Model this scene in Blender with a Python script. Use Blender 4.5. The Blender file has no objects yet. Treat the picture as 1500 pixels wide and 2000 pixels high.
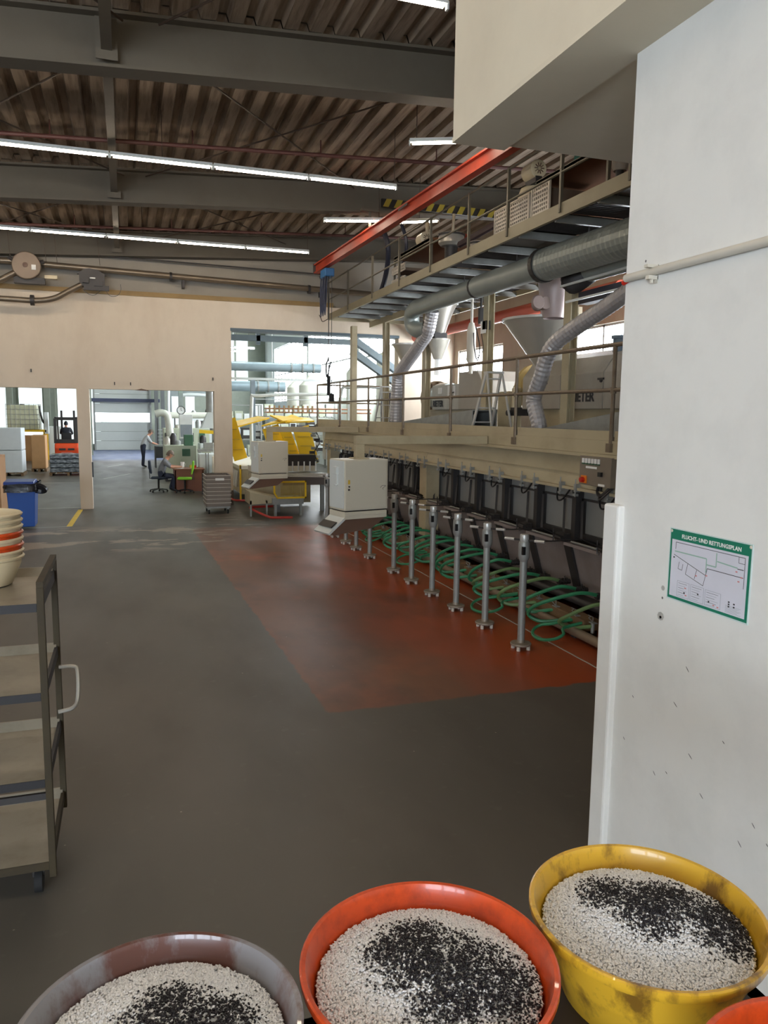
import bpy, bmesh, math, random
import numpy as np
from mathutils import Vector, Matrix
random.seed(7)
S = bpy.context.scene
COL = S.collection
PI = math.pi

# ------------------------------------------------------------------ camera
f_px = 1480.0
H = 2.6
def unit(v):
    v = np.array(v, float); return v / np.linalg.norm(v)
VY = unit([245 - 750, -(803 - 1000), -f_px])
DN = unit([600 - 750, -(12000 - 1000), -f_px])
VZ = -DN; VZ = unit(VZ - VY * (VZ @ VY)); VX = np.cross(VY, VZ)
cam_d = bpy.data.cameras.new('camera')
cam_d.sensor_fit = 'VERTICAL'; cam_d.sensor_height = 36.0
cam_d.lens = 36.0 * f_px / 2000.0
cam_d.clip_start = 0.05; cam_d.clip_end = 300
cam = bpy.data.objects.new('camera', cam_d); COL.objects.link(cam)
m = Matrix.Identity(4)
for i, row in enumerate((VX, VY, VZ)):
    for j in range(3): m[i][j] = row[j]
m[2][3] = H
cam.matrix_world = m
S.camera = cam

# ------------------------------------------------------------------ world, exposure
S.view_settings.view_transform = 'Standard'
S.view_settings.look = 'None'
S.view_settings.gamma = 1
S.view_settings.use_curve_mapping = False
S.view_settings.exposure = 0.3
W = bpy.data.worlds.new('world'); S.world = W; W.use_nodes = True
bg = W.node_tree.nodes['Background']
bg.inputs['Color'].default_value = (0.85, 0.93, 1.0, 1); bg.inputs['Strength'].default_value = 1.0
TUBE_E = 40.0       # emission of the fluorescent tubes
WIN_E = 20.0         # emission of the daylit frosted panes

# ------------------------------------------------------------------ materials
def lin(c):
    return tuple(((x / 255.0) / 12.92 if x / 255.0 <= 0.04045 else ((x / 255.0 + 0.055) / 1.055) ** 2.4) for x in c)
MATS = {}
def mat(name, rgb, rough=0.6, metal=0.0, noise=0.15, scale=4.0, dirt=None, dirt_amt=0.5, dirt_scale=2.0, stretch=(1, 1, 1), bump=0.0, dlo=0.45, dhi=0.7, emit=0, alpha=None, coat=0.0):
    if name in MATS: return MATS[name]
    M = bpy.data.materials.new(name); M.use_nodes = True
    nt = M.node_tree; N = nt.nodes; L = nt.links
    b = N['Principled BSDF']
    c = lin(rgb)
    b.inputs['Roughness'].default_value = rough
    b.inputs['Metallic'].default_value = metal
    if coat: b.inputs['Coat Weight'].default_value = coat
    tc = N.new('ShaderNodeTexCoord'); mp = N.new('ShaderNodeMapping')
    mp.inputs['Scale'].default_value = stretch
    L.new(tc.outputs['Object'], mp.inputs['Vector'])
    nz = N.new('ShaderNodeTexNoise'); nz.inputs['Scale'].default_value = scale; nz.inputs['Detail'].default_value = 5
    L.new(mp.outputs['Vector'], nz.inputs['Vector'])
    mx = N.new('ShaderNodeMix'); mx.data_type = 'RGBA'
    mx.inputs['A'].default_value = (*[x * (1 - noise) for x in c], 1)
    mx.inputs['B'].default_value = (*[min(1, x * (1 + noise)) for x in c], 1)
    L.new(nz.outputs['Fac'], mx.inputs['Factor'])
    out = mx.outputs['Result']
    if dirt:
        n2 = N.new('ShaderNodeTexNoise'); n2.inputs['Scale'].default_value = dirt_scale; n2.inputs['Detail'].default_value = 8
        n2.inputs['Roughness'].default_value = 0.65
        L.new(mp.outputs['Vector'], n2.inputs['Vector'])
        r = N.new('ShaderNodeMapRange'); r.inputs['From Min'].default_value = dlo; r.inputs['From Max'].default_value = dhi
        r.inputs['To Max'].default_value = dirt_amt
        L.new(n2.outputs['Fac'], r.inputs['Value'])
        m2 = N.new('ShaderNodeMix'); m2.data_type = 'RGBA'
        L.new(r.outputs['Result'], m2.inputs['Factor']); L.new(out, m2.inputs['A'])
        m2.inputs['B'].default_value = (*lin(dirt), 1)
        out = m2.outputs['Result']
    L.new(out, b.inputs['Base Color'])
    if bump:
        bp = N.new('ShaderNodeBump'); bp.inputs['Strength'].default_value = bump; bp.inputs['Distance'].default_value = 0.01
        L.new(nz.outputs['Fac'], bp.inputs['Height']); L.new(bp.outputs['Normal'], b.inputs['Normal'])
    if emit:
        b.inputs['Emission Color'].default_value = (*c, 1); b.inputs['Emission Strength'].default_value = emit
    if alpha is not None: b.inputs['Alpha'].default_value = alpha
    MATS[name] = M
    return M
def glass(name, rgb=(200, 215, 220), a=0.25):
    return mat(name, rgb, 0.05, 0, 0.02, alpha=a)

m_floor_edge = None
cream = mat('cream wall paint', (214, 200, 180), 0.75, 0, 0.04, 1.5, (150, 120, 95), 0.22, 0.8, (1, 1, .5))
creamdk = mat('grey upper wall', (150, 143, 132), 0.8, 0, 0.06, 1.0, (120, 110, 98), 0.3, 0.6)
rightwall = mat('white wall paint', (230, 229, 224), 0.7, 0, 0.03, 2.5, (150, 150, 148), 0.12, 3.0, bump=0.08)
soffitm = mat('concrete soffit paint', (222, 212, 190), 0.8, 0, 0.04, 1.0, (170, 158, 138), 0.15, 1.2)
sidew = mat('grimy side wall paint', (168, 158, 142), 0.8, 0, 0.06, 1.0, (120, 108, 92), 0.4, 0.8)
deckroof = mat('dirty roof sheet', (146, 130, 112), 0.8, 0.0, 0.22, 4.0, (88, 68, 50), 0.9, 2.6, (4, .3, 1))
beamgrey = mat('grey beam paint', (92, 86, 75), 0.7, 0, 0.08, 1.2, (72, 64, 54), 0.4, 1.2)
redpipe = mat('oxide red pipe', (84, 48, 42), 0.6, 0, 0.2)
rodm = mat('rusty rod', (80, 66, 56), 0.6, 0.3)
orange = mat('orange red rail paint', (176, 62, 36), 0.5, 0, 0.12, 3, (104, 40, 28), 0.45, 3)
beige = mat('beige machine paint', (176, 164, 134), 0.55, 0, 0.06, 2.0, (120, 100, 72), 0.35, 1.8, (1, .5, 1))
beigelt = mat('light beige cabinet paint', (204, 199, 181), 0.45, 0, 0.03, 2.0)
whiteblue = mat('pale grey paint', (206, 212, 210), 0.4, 0, 0.03)
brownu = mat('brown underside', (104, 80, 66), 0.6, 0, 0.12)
galv = mat('galvanised steel', (150, 152, 148), 0.45, 0.3, 0.15, 6.0, (95, 98, 96), 0.3, 5)
duct = mat('galvanised spiral duct', (150, 158, 154), 0.42, 0.35, 0.12, 5.0)
alu = mat('aluminium', (196, 196, 192), 0.36, 0.4, 0.08)
foil = mat('silver foil hose', (186, 184, 186), 0.38, 0.4, 0.12, 12.0, bump=0.3)
stain = mat('stainless sheet', (186, 182, 172), 0.36, 0.45, 0.08, 3)
hous = mat('grey machine housing', (163, 157, 146), 0.5, 0.1, 0.06, 2.5, (130, 120, 105), 0.3, 2)
rustrail = mat('worn brown grey rail', (122, 108, 90), 0.5, 0.3, 0.2, 10, (90, 66, 48), 0.5, 8)
darkst = mat('dark steel', (56, 53, 52), 0.5, 0.2, 0.2)
blackp = mat('black plastic', (22, 22, 24), 0.4, 0, 0.1)
tankp = mat('tank plate', (140, 130, 126), 0.55, 0.1, 0.12, 2.5, (104, 92, 86), 0.4, 2)
tankw = mat('tank window plate', (142, 142, 138), 0.42, 0.1, 0.1, 2)
green = mat('green hose', (52, 132, 92), 0.4, 0, 0.12)
greenold = mat('aged green hose', (104, 134, 84), 0.5, 0, 0.15)
woodm = mat('dirty timber', (118, 92, 62), 0.8, 0, 0.25, 6, (70, 52, 38), 0.5, 4, (4, .6, 1))
yellow = mat('safety yellow', (226, 184, 22), 0.45, 0, 0.06)
yellowmesh = mat('yellow mesh wire', (190, 156, 40), 0.5)
redr = mat('red rail', (176, 48, 40), 0.45)
blue = mat('blue bin plastic', (28, 78, 156), 0.4, 0, 0.06)
bluelt = mat('blue lid plastic', (44, 70, 140), 0.4)
bag = mat('black refuse bag', (26, 28, 34), 0.25, 0, 0.2, 10, bump=0.5)
card = mat('cardboard', (176, 134, 90), 0.8, 0, 0.08, 3, (140, 100, 64), 0.3, 2)
wrapw = mat('white wrapped goods', (204, 210, 212), 0.35, 0, 0.06, 5)
wrapdk = mat('plastic wrapped dark sacks', (58, 66, 72), 0.22, 0, 0.5, 8, (190, 198, 204), 0.6, 5, (1, 1, 4))
teal = mat('teal box', (48, 128, 112), 0.5)
crate = mat('grey brown plastic crate', (122, 112, 102), 0.55, 0, 0.08)
crateRim = mat('pale crate rim', (196, 188, 176), 0.5)
olive = mat('olive trolley paint', (54, 44, 22), 0.75, 0.0, 0.2, 5, (34, 27, 20), 0.6, 4)
shelfm = mat('worn steel shelf', (150, 142, 126), 0.45, 0.2, 0.1, 3, (112, 102, 86), 0.45, 5)
bowlcream = mat('cream plastic bowl', (206, 190, 156), 0.4, 0, 0.08, 4)
boworange = mat('orange plastic bowl', (214, 78, 28), 0.32, 0, 0.06, 4, (140, 46, 22), 0.6, 22, coat=0.3)
bowyellow = mat('yellow plastic bowl', (214, 168, 46), 0.32, 0, 0.1, 4, (92, 60, 26), 0.85, 12, (1, 1, .5), coat=0.3, dlo=.5, dhi=.64)
bowgrey = mat('clear grey stained bowl', (136, 134, 138), 0.3, 0, 0.25, 9, (96, 52, 38), 0.9, 5, (1, 1, .5), coat=0.4, dlo=.5, dhi=.6)
bowgreen = mat('green plastic bowl', (42, 140, 100), 0.35)
granw = mat('white granules', (244, 246, 250), 0.5, 0, 0.03, 60)
granb = mat('black granules', (26, 22, 30), 0.3, 0, 0.1)
ofork = mat('forklift orange paint', (226, 76, 30), 0.4)
skin = mat('skin', (196, 142, 116), 0.55, 0, 0.05)
hairg = mat('grey brown hair', (108, 94, 82), 0.7)
shirtg = mat('grey work shirt', (112, 114, 118), 0.8)
shirtw = mat('pale shirt', (188, 190, 192), 0.8)
navy = mat('dark navy trousers', (36, 42, 60), 0.8)
dshirt = mat('dark jacket', (30, 32, 42), 0.8)
limegr = mat('lime green fabric', (122, 186, 34), 0.7)
navyfab = mat('dark blue fabric', (32, 42, 56), 0.8)
deskw = mat('brown wood desk', (118, 66, 40), 0.5, 0, 0.12, 3, stretch=(1, 1, 5))
papr = mat('white paper', (230, 230, 226), 0.7)
signg = mat('sign green', (28, 122, 96), 0.4)
signw = mat('sign white sheet', (214, 214, 224), 0.3)
ink = mat('sign dark line', (40, 40, 44), 0.6)
inkgrey = mat('sign grey line', (150, 156, 164), 0.6)
routeg = mat('sign pale green route', (150, 184, 170), 0.6)
pinkink = mat('sign red mark', (204, 130, 130), 0.6)
conduit = mat('painted conduit', (206, 200, 186), 0.5)
far_w = mat('far white panel', (214, 220, 216), 0.6)
far_g = mat('far grey green panel', (128, 134, 120), 0.7)
silo = mat('silo white metal', (212, 212, 200), 0.5, 0.1)
doorm = mat('sectional door panel', (192, 196, 190), 0.5, 0.1, 0.04)
machg = mat('pale machine green', (176, 182, 160), 0.5, 0, 0.08, 2)
dkgreen = mat('dark green cover', (52, 92, 66), 0.5)
rubber = mat('rubber', (24, 24, 24), 0.8)
motorc = mat('cream motor housing', (206, 192, 160), 0.45)
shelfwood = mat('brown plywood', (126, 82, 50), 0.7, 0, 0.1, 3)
perf = mat('perforated sheet', (186, 178, 164), 0.5, 0.2)
blueh = mat('hoist blue', (40, 104, 160), 0.4)
blackh = mat('hazard black', (30, 28, 24), 0.5)
hazy = mat('hazard yellow dull', (140, 124, 40), 0.5)
tube_m = mat('fluorescent tube light', (255, 236, 212), 0.5, emit=TUBE_E)
tube_f = mat('far fluorescent tube light', (244, 250, 255), 0.5, emit=TUBE_E * 1.15)
pane_m = mat('daylit frosted pane', (240, 247, 255), 0.4, emit=WIN_E)
pane_fill = mat('added rear fill pane', (226, 240, 255), 0.4, emit=17.0)
pane_s = mat('door light band', (240, 246, 255), 0.4, emit=4.0)
panew = mat('translucent wall panel', (226, 236, 236), 0.4, emit=0.9)
redlamp = mat('red switch', (190, 36, 22), 0.4)
tin = mat('tape yellow', (206, 176, 60), 0.7)
linew = mat('floor line white', (176, 176, 168), 0.7)
greenlamp = mat('green beacon', (40, 230, 120), 0.4, emit=3.0)

# ------------------------------------------------------------------ mesh helpers
OFF = {}
class MB:
    def __init__(s): s.v = []; s.f = []; s.mi = []; s.k = 0
    def add(s, vs, fs):
        n = len(s.v); s.v += [tuple(p) for p in vs]
        for f in fs: s.f.append([i + n for i in f]); s.mi.append(s.k)
        return s
    def b(s, x0, x1, y0, y1, z0, z1, M=None):
        vs = [(x, y, z) for z in (z0, z1) for y in (y0, y1) for x in (x0, x1)]
        if M is not None: vs = [M @ Vector(p) for p in vs]
        return s.add(vs, [(0, 2, 3, 1), (4, 5, 7, 6), (0, 1, 5, 4), (2, 6, 7, 3), (0, 4, 6, 2), (1, 3, 7, 5)])
    def c(s, x, y, z, sx, sy, sz, M=None): return s.b(x - sx / 2, x + sx / 2, y - sy / 2, y + sy / 2, z - sz / 2, z + sz / 2, M)
    def path(s, pts, r, n=8, caps=True, rad=None):
        P = [Vector(p) for p in pts]; K = len(P)
        T = []
        for i in range(K):
            a = P[max(i - 1, 0)]; c = P[min(i + 1, K - 1)]
            d = (c - a); T.append(d.normalized() if d.length > 1e-9 else Vector((0, 0, 1)))
        u = T[0].orthogonal().normalized(); vs = []
        for i in range(K):
            u = (u - T[i] * u.dot(T[i])).normalized(); w = T[i].cross(u)
            rr = rad[i] if rad else r
            for j in range(n):
                a = 2 * PI * j / n
                vs.append(P[i] + (u * math.cos(a) + w * math.sin(a)) * rr)
        fs = [(i * n + j, i * n + (j + 1) % n, (i + 1) * n + (j + 1) % n, (i + 1) * n + j) for i in range(K - 1) for j in range(n)]
        if caps: fs += [tuple(range(n))[::-1], tuple((K - 1) * n + j for j in range(n))]
        return s.add(vs, fs)
    def cyl(s, p0, p1, r, r2=None, n=10): return s.path([p0, p1], r, n, True, [r, r if r2 is None else r2])
    def beam(s, p0, p1, w, h, up=(0, 0, 1)):
        a = Vector(p0); c = Vector(p1); d = (c - a).normalized(); U = Vector(up)
        sd = d.cross(U)
        if sd.length < 1e-4: sd = d.cross(Vector((0, 1, 0)))
        sd.normalize(); U = sd.cross(d).normalized(); vs = []
        for q in (a, c):
            for i, j in ((-1, -1), (1, -1), (1, 1), (-1, 1)): vs.append(q + sd * (w / 2 * i) + U * (h / 2 * j))
        return s.add(vs, [(0, 3, 2, 1), (4, 5, 6, 7), (0, 1, 5, 4), (1, 2, 6, 5), (2, 3, 7, 6), (3, 0, 4, 7)])
    def lathe(s, c, prof, n=24, axis='z', closed=False):
        vs = []
        for r, z in prof:
            for j in range(n):
                a = 2 * PI * j / n
                if axis == 'z': p = (c[0] + r * math.cos(a), c[1] + r * math.sin(a), c[2] + z)
                elif axis == 'y': p = (c[0] + r * math.cos(a), c[1] + z, c[2] + r * math.sin(a))
                else: p = (c[0] + z, c[1] + r * math.cos(a), c[2] + r * math.sin(a))
                vs.append(p)
        K = len(prof)
        fs = [(i * n + j, i * n + (j + 1) % n, (i + 1) * n + (j + 1) % n, (i + 1) * n + j) for i in range(K - 1) for j in range(n)]
        if closed: fs += [((K - 1) * n + j, (K - 1) * n + (j + 1) % n, (j + 1) % n, j) for j in range(n)]
        return s.add(vs, fs)
    def prism(s, pts, plane, a0, a1, M=None):
        def mk(p, q, a): return {'xy': (p, q, a), 'xz': (p, a, q), 'yz': (a, p, q)}[plane]
        n = len(pts); vs = [mk(p, q, a0) for p, q in pts] + [mk(p, q, a1) for p, q in pts]
        if M is not None: vs = [M @ Vector(p) for p in vs]
        fs = [tuple(range(n))[::-1], tuple(range(n, 2 * n))] + [(i, (i + 1) % n, n + (i + 1) % n, n + i) for i in range(n)]
        return s.add(vs, fs)
    def build(s, name, mt, parent=None, loc=None, smooth=False, bev=0, kind=None):
        off = Vector(OFF[parent.name]) if parent is not None else (Vector(loc) if loc is not None else None)
        if off is None:
            A = np.array([tuple(p) for p in s.v]); off = Vector(((A[:, 0].min() + A[:, 0].max()) / 2, (A[:, 1].min() + A[:, 1].max()) / 2, A[:, 2].min()))
        me = bpy.data.meshes.new(name)
        me.from_pydata([tuple(Vector(p) - off) for p in s.v], [], s.f)
        for q in (mt if isinstance(mt, (list, tuple)) else [mt]): me.materials.append(q)
        if s.k or any(s.mi): me.polygons.foreach_set('material_index', s.mi)
        bm = bmesh.new(); bm.from_mesh(me); bmesh.ops.recalc_face_normals(bm, faces=bm.faces[:]); bm.to_mesh(me); bm.free()
        if smooth:
            me.polygons.foreach_set('use_smooth', [True] * len(me.polygons))
            try: me.set_sharp_from_angle(angle=math.radians(40))
            except Exception: pass
        o = bpy.data.objects.new(name, me); COL.objects.link(o)
        if parent is not None: o.parent = parent
        else: o.location = off
        OFF[o.name] = tuple(off)
        if bev:
            mo = o.modifiers.new('bevel', 'BEVEL'); mo.width = bev; mo.segments = 2; mo.limit_method = 'ANGLE'
        if kind: o['kind'] = kind
        return o
def thing(name, label, cat, loc=(0, 0, 0), group=None):
    o = bpy.data.objects.new(name, None); COL.objects.link(o); o.location = loc
    o.empty_display_size = 0.1
    o['label'] = label; o['category'] = cat
    if group: o['group'] = group
    OFF[o.name] = tuple(loc); return o
def tag(o, label, cat, group=None, kind=None):
    o['label'] = label; o['category'] = cat
    if group: o['group'] = group
    if kind: o['kind'] = kind
    return o
def st(o): o['kind'] = 'structure'; return o
def dup(root, dloc=None, loc=None, rz=None, label=None, group=None):
    def cp(o, p):
        c = o.copy(); COL.objects.link(c)
        if p is not None: c.parent = p
        for ch in [q for q in o.children]: cp(ch, c)
        return c
    c = cp(root, None)
    if loc is not None: c.location = loc
    if dloc is not None: c.location = Vector(root.location) + Vector(dloc)
    if rz is not None: c.rotation_euler = (0, 0, rz)
    if label: c['label'] = label
    if group: c['group'] = group
    return c
def curve(pts, n=6):
    P = [Vector(p) for p in pts]; P = [P[0] * 2 - P[1]] + P + [P[-1] * 2 - P[-2]]; out = []
    for i in range(1, len(P) - 2):
        for k in range(n):
            t = k / n; a, b_, c, d = P[i - 1], P[i], P[i + 1], P[i + 2]
            out.append(0.5 * ((2 * b_) + (c - a) * t + (2 * a - 5 * b_ + 4 * c - d) * t * t + (3 * b_ - a - 3 * c + d) * t ** 3))
    out.append(P[-2]); return out
def text_mesh(txt, size, M, depth=0.001, bold=0.0):
    cu = bpy.data.curves.new('t', 'FONT'); cu.body = txt; cu.size = size; cu.extrude = depth; cu.align_x = 'LEFT'; cu.resolution_u = 2
    cu.offset = bold
    o = bpy.data.objects.new('t', cu); COL.objects.link(o)
    dg = bpy.context.evaluated_depsgraph_get(); me = bpy.data.meshes.new_from_object(o.evaluated_get(dg))
    vs = [M @ v.co for v in me.vertices]; fs = [tuple(p.vertices) for p in me.polygons]
    bpy.data.objects.remove(o); bpy.data.curves.remove(cu)
    q = MB(); q.add(vs, fs); return q

# ------------------------------------------------------------------ floor
def floor_material():
    M = bpy.data.materials.new('factory floor'); M.use_nodes = True
    nt = M.node_tree; N = nt.nodes; L = nt.links; b = N['Principled BSDF']
    tc = N.new('ShaderNodeTexCoord'); sp = N.new('ShaderNodeSeparateXYZ'); L.new(tc.outputs['Object'], sp.inputs[0])
    def math_(op, a, c=None, clamp=False):
        q = N.new('ShaderNodeMath'); q.operation = op; q.use_clamp = clamp
        for i, x in enumerate((a, c)):
            if x is None: continue
            if isinstance(x, (int, float)): q.inputs[i].default_value = x
            else: L.new(x, q.inputs[i])
        return q.outputs[0]
    def noise(scale, detail=4, sx=(1, 1, 1), rough=0.5):
        mp = N.new('ShaderNodeMapping'); mp.inputs['Scale'].default_value = sx; L.new(tc.outputs['Object'], mp.inputs[0])
        n = N.new('ShaderNodeTexNoise'); n.inputs['Scale'].default_value = scale; n.inputs['Detail'].default_value = detail; n.inputs['Roughness'].default_value = rough
        L.new(mp.outputs[0], n.inputs['Vector']); return n.outputs['Fac']
    def ramp(x, a, c, lo=0.0, hi=1.0):
        r = N.new('ShaderNodeMapRange'); r.inputs[1].default_value = a; r.inputs[2].default_value = c; r.inputs[3].default_value = lo; r.inputs[4].default_value = hi
        L.new(x, r.inputs[0]); return r.outputs[0]
    def mix(f, a, c):
        q = N.new('ShaderNodeMix'); q.data_type = 'RGBA'
        if isinstance(f, (int, float)): q.inputs['Factor'].default_value = f
        else: L.new(f, q.inputs['Factor'])
        for nm, x in (('A', a), ('B', c)):
            if isinstance(x, tuple): q.inputs[nm].default_value = (*lin(x), 1)
            else: L.new(x, q.inputs[nm])
        return q.outputs['Result']
    x, y = sp.outputs[0], sp.outputs[1]
    n1 = noise(1.3, 6, (1, .35, 1)); n2 = noise(.45, 4, (1, .6, 1)); n3 = noise(9, 6); nf = noise(60, 3)
    base = mix(ramp(n2, .35, .65), (86, 82, 75), (100, 94, 86))
    base = mix(ramp(n1, .5, .75, 0, .5), base, (76, 69, 64))
    base = mix(ramp(n3, .62, .75, 0, .35), base, (108, 104, 96))
    # oxide-red coated zone in front of the machine: x 1.5..., y 6.16..17.2
    wob = math_('MULTIPLY', math_('SUBTRACT', noise(5, 5), .5), .12)
    xe = math_('ADD', math_('SUBTRACT', x, math_('MULTIPLY', math_('SUBTRACT', y, 6.16), -.024)), wob)   # left edge drifts
    mx_ = ramp(xe, 1.585, 1.615); my0 = ramp(math_('ADD', y, wob), 6.14, 6.18); my1 = ramp(math_('ADD', y, math_('MULTIPLY', wob, 6)), 17.0, 17.5, 1, 0)
    red = math_('MULTIPLY', math_('MULTIPLY', mx_, my0), my1)
    # redder and wetter towards the machine
    near = ramp(math_('ADD', x, math_('MULTIPLY', math_('SUBTRACT', n2, .5), 4.5)), 2.6, 4.0)
    patch = ramp(noise(.8, 3, (1, .8, 1)), .52, .66)
    rc = mix(patch, (122, 84, 64), (154, 90, 60))
    rc = mix(ramp(n2, .42, .62, 0, .75), rc, (92, 68, 56))
    rc = mix(math_('MULTIPLY', near, ramp(n1, .3, .7, 1, .6)), rc, (166, 72, 30))
    rc = mix(ramp(noise(.7, 5, (1, .7, 1), .6), .5, .66, 0, .5), rc, (78, 60, 52))
    col = mix(red, base, rc)
    # bluish coating far behind
    far = math_('MULTIPLY', ramp(y, 42, 44), ramp(x, -4, -3))
    col = mix(far, col, (92, 104, 140))
    # pale worn repair patches near the wall line
    wy = math_('MULTIPLY', ramp(y, 14.6, 15.2), ramp(y, 17.4, 18.2, 1, 0)); wx = ramp(x, 1.6, 2.2, 1, 0)
    worn = math_('MULTIPLY', math_('MULTIPLY', wy, wx), ramp(noise(.9, 6, (.7, 1.3, 1), .6), .53, .56, 0, .75))
    col = mix(worn, col, (158, 142, 122))
    wy2 = math_('MULTIPLY', ramp(y, 16.6, 17), ramp(y, 19.5, 20.5, 1, 0)); wx2 = math_('MULTIPLY', ramp(x, 1.2, 1.6), ramp(x, 3.4, 3.8, 1, 0))
    col = mix(math_('MULTIPLY', math_('MULTIPLY', wy2, wx2), ramp(noise(2.2, 8, (.5, 2.0, 1), .7), .55, .62, 0, .8)), col, (170, 162, 150))
    # specks
    vo = N.new('ShaderNodeTexVoronoi'); vo.inputs['Scale'].default_value = 3.2; L.new(tc.outputs['Object'], vo.inputs['Vector'])
    col = mix(math_('MULTIPLY', ramp(vo.outputs['Distance'], .012, .03, 1, 0), .6), col, (190, 180, 168))
    L.new(col, b.inputs['Base Color'])
    b.inputs['Specular IOR Level'].default_value = .32
    rg = ramp(n1, .3, .7, .45, .54)
    rg = math_('SUBTRACT', rg, math_('MULTIPLY', math_('MULTIPLY', red, near), .17))
    rg = math_('SUBTRACT', rg, math_('MULTIPLY', ramp(y, 19, 26), .12))
    L.new(rg, b.inputs['Roughness'])
    bp = N.new('ShaderNodeBump'); bp.inputs['Strength'].default_value = .06; bp.inputs['Distance'].default_value = .003
    L.new(n3, bp.inputs['Height']); L.new(bp.outputs[0], b.inputs['Normal'])
    return M
fl = MB().b(-14, 12, -8, 56, -0.2, 0).build('floor', floor_material(), loc=(0, 0, 0)); st(fl)

# floor lines (flat paint), left bay
def line(name, x0, y0, x1, y1, w, m_):
    st(MB().beam((x0, y0, .0015), (x1, y1, .0015), w, .003).build(name, m_))
line('floor_line', -6.5, 18.0, -1.25, 18.3, .05, linew)
line('floor_line', -1.28, 18.3, -1.2, 21.4, .12, tin)
line('floor_line', -6.5, 21.9, -1.2, 21.9, .05, linew)
line('floor_line', -7.5, 29.6, -1.5, 29.6, .07, linew)
line('floor_line', -7.5, 36.5, -1.5, 36.5, .07, linew)
line('floor_line', -0.9, 31, .1, 33.4, .09, linew)
line('floor_line', -0.9, 37.5, -.2, 39.5, .09, linew)
line('floor_line', 4.58, 5.5, 4.56, 17.5, .018, linew)

# ------------------------------------------------------------------ shell walls
ZR = 7.25
def zr(x): return 7.22 + 0.05 * x
# end wall at y 21.5 with three openings (one wall: pillars, lintel)
WY0, WY1 = 21.5, 21.85
w = MB()
w.b(-14, -4.4, WY0, WY1, 0, 3.17); w.b(-1.2, -.89, WY0, WY1, 0, 3.17); w.b(2.33, 2.81, WY0, WY1, 0, 3.17)
w.b(-14, 2.81, WY0, WY1, 3.17, 4.88); w.b(-14, 7.7, WY0, WY1, 4.88, 5.6); w.b(7.7, 9.6, WY0, WY1, 0, 5.6)
st(w.build('wall_end', cream, loc=(0, 21.5, 0)))
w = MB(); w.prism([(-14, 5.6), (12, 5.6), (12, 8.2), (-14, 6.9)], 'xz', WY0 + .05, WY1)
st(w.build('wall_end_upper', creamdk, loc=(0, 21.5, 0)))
st(MB().b(2.35, 2.82, WY0 - .02, WY0, 0, .42).build('baseboard_end', mat('dark plinth', (88, 80, 74), .7)))
st(MB().b(-14, 5.7, WY0 - .03, WY0 + .05, 5.6, 5.72).build('trim_1', mat('ochre ledge', (150, 122, 78), .7, dirt=(100, 84, 60))))
st(MB().b(2.79, 7.72, WY0 - .01, WY0 + .4, 4.82, 4.9).build('trim_2', mat('blue grey lintel steel', (86, 100, 108), .5)))
# near right wall with raised edge strip
st(MB().b(2.25, 2.9, -8, 3.12, 0, 4.26).build('wall_right', rightwall, loc=(2.25, 0, 0)))
st(MB().b(2.215, 2.5, 3.04, 3.16, .3, 2.18).build('trim_3', rightwall, bev=.012))
# cream beam and slab above the near wall
st(MB().b(1.93, 6.5, -8, 4.46, 4.26, 7.6).build('wall_right_upper', soffitm, loc=(1.93, 0, 4.26)))
st(MB().b(1.925, 2.28, -8, 4.465, 4.235, 4.262).build('trim_4', soffitm))
# side wall on the right with windows
def wall_y(name, X, th, y0, y1, z0, z1, holes, m_):
    w = MB(); hs = sorted(holes); y = y0
    for a, c, lo, hi in hs:
        w.b(X, X + th, y, a, z0, z1); w.b(X, X + th, a, c, z0, lo); w.b(X, X + th, a, c, hi, z1); y = c
    w.b(X, X + th, y, y1, z0, z1); return st(w.build(name, m_, loc=(X, y0, 0)))
sideholes = [(8.5, 15.0, 3.3, 4.52), (18.35, 21.2, 3.3, 4.5)]
sideholes2 = [(22.5, 31.5, 3.3, 6.6), (32.0, 41.0, 3.3, 6.8), (41.5, 51, 3.3, 6.8)]
wall_y('wall_side', 9.5, .3, -8, 21.85, 0, 8.2, sideholes, sidew)
wall_y('wall_side_far', 9.5, .3, 21.85, 56, 0, 8.6, sideholes2, far_w)
k = 0
for (a, c, lo, hi) in sideholes + sideholes2:
    k += 1
    win = thing('window_%d' % k, '', 'window', (9.6, a, lo)); win['kind'] = 'structure'
    for key in ('label', 'category'): del win[key]
    MB().b(9.62, 9.64, a, c, lo, hi).build('pane', pane_m, win)
    fr = MB(); n = max(2, int(round((c - a) / 1.1)))
    for i in range(n + 1):
        yy = a + (c - a) * i / n; fr.b(9.55, 9.62, yy - .025, yy + .025, lo, hi)
    fr.b(9.55, 9.62, a, c, lo, lo + .05); fr.b(9.55, 9.62, a, c, hi - .05, hi)
    if hi - lo > 2: fr.b(9.55, 9.62, a, c, (lo + hi) / 2 - .03, (lo + hi) / 2 + .03)
    fr.build('window_frame', galv, win)
# left, back and rear walls
st(MB().b(-14.2, -14, -8, 56, 0, 8).build('wall_left', cream))
st(MB().b(-14, 12, -8.2, -8, 0, 8.2).build('wall_rear', cream))
w = MB(); w.b(-14, 12, 54.5, 54.8, 0, 9)
st(w.build('wall_back', far_g, loc=(0, 54.5, 0)))
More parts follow.
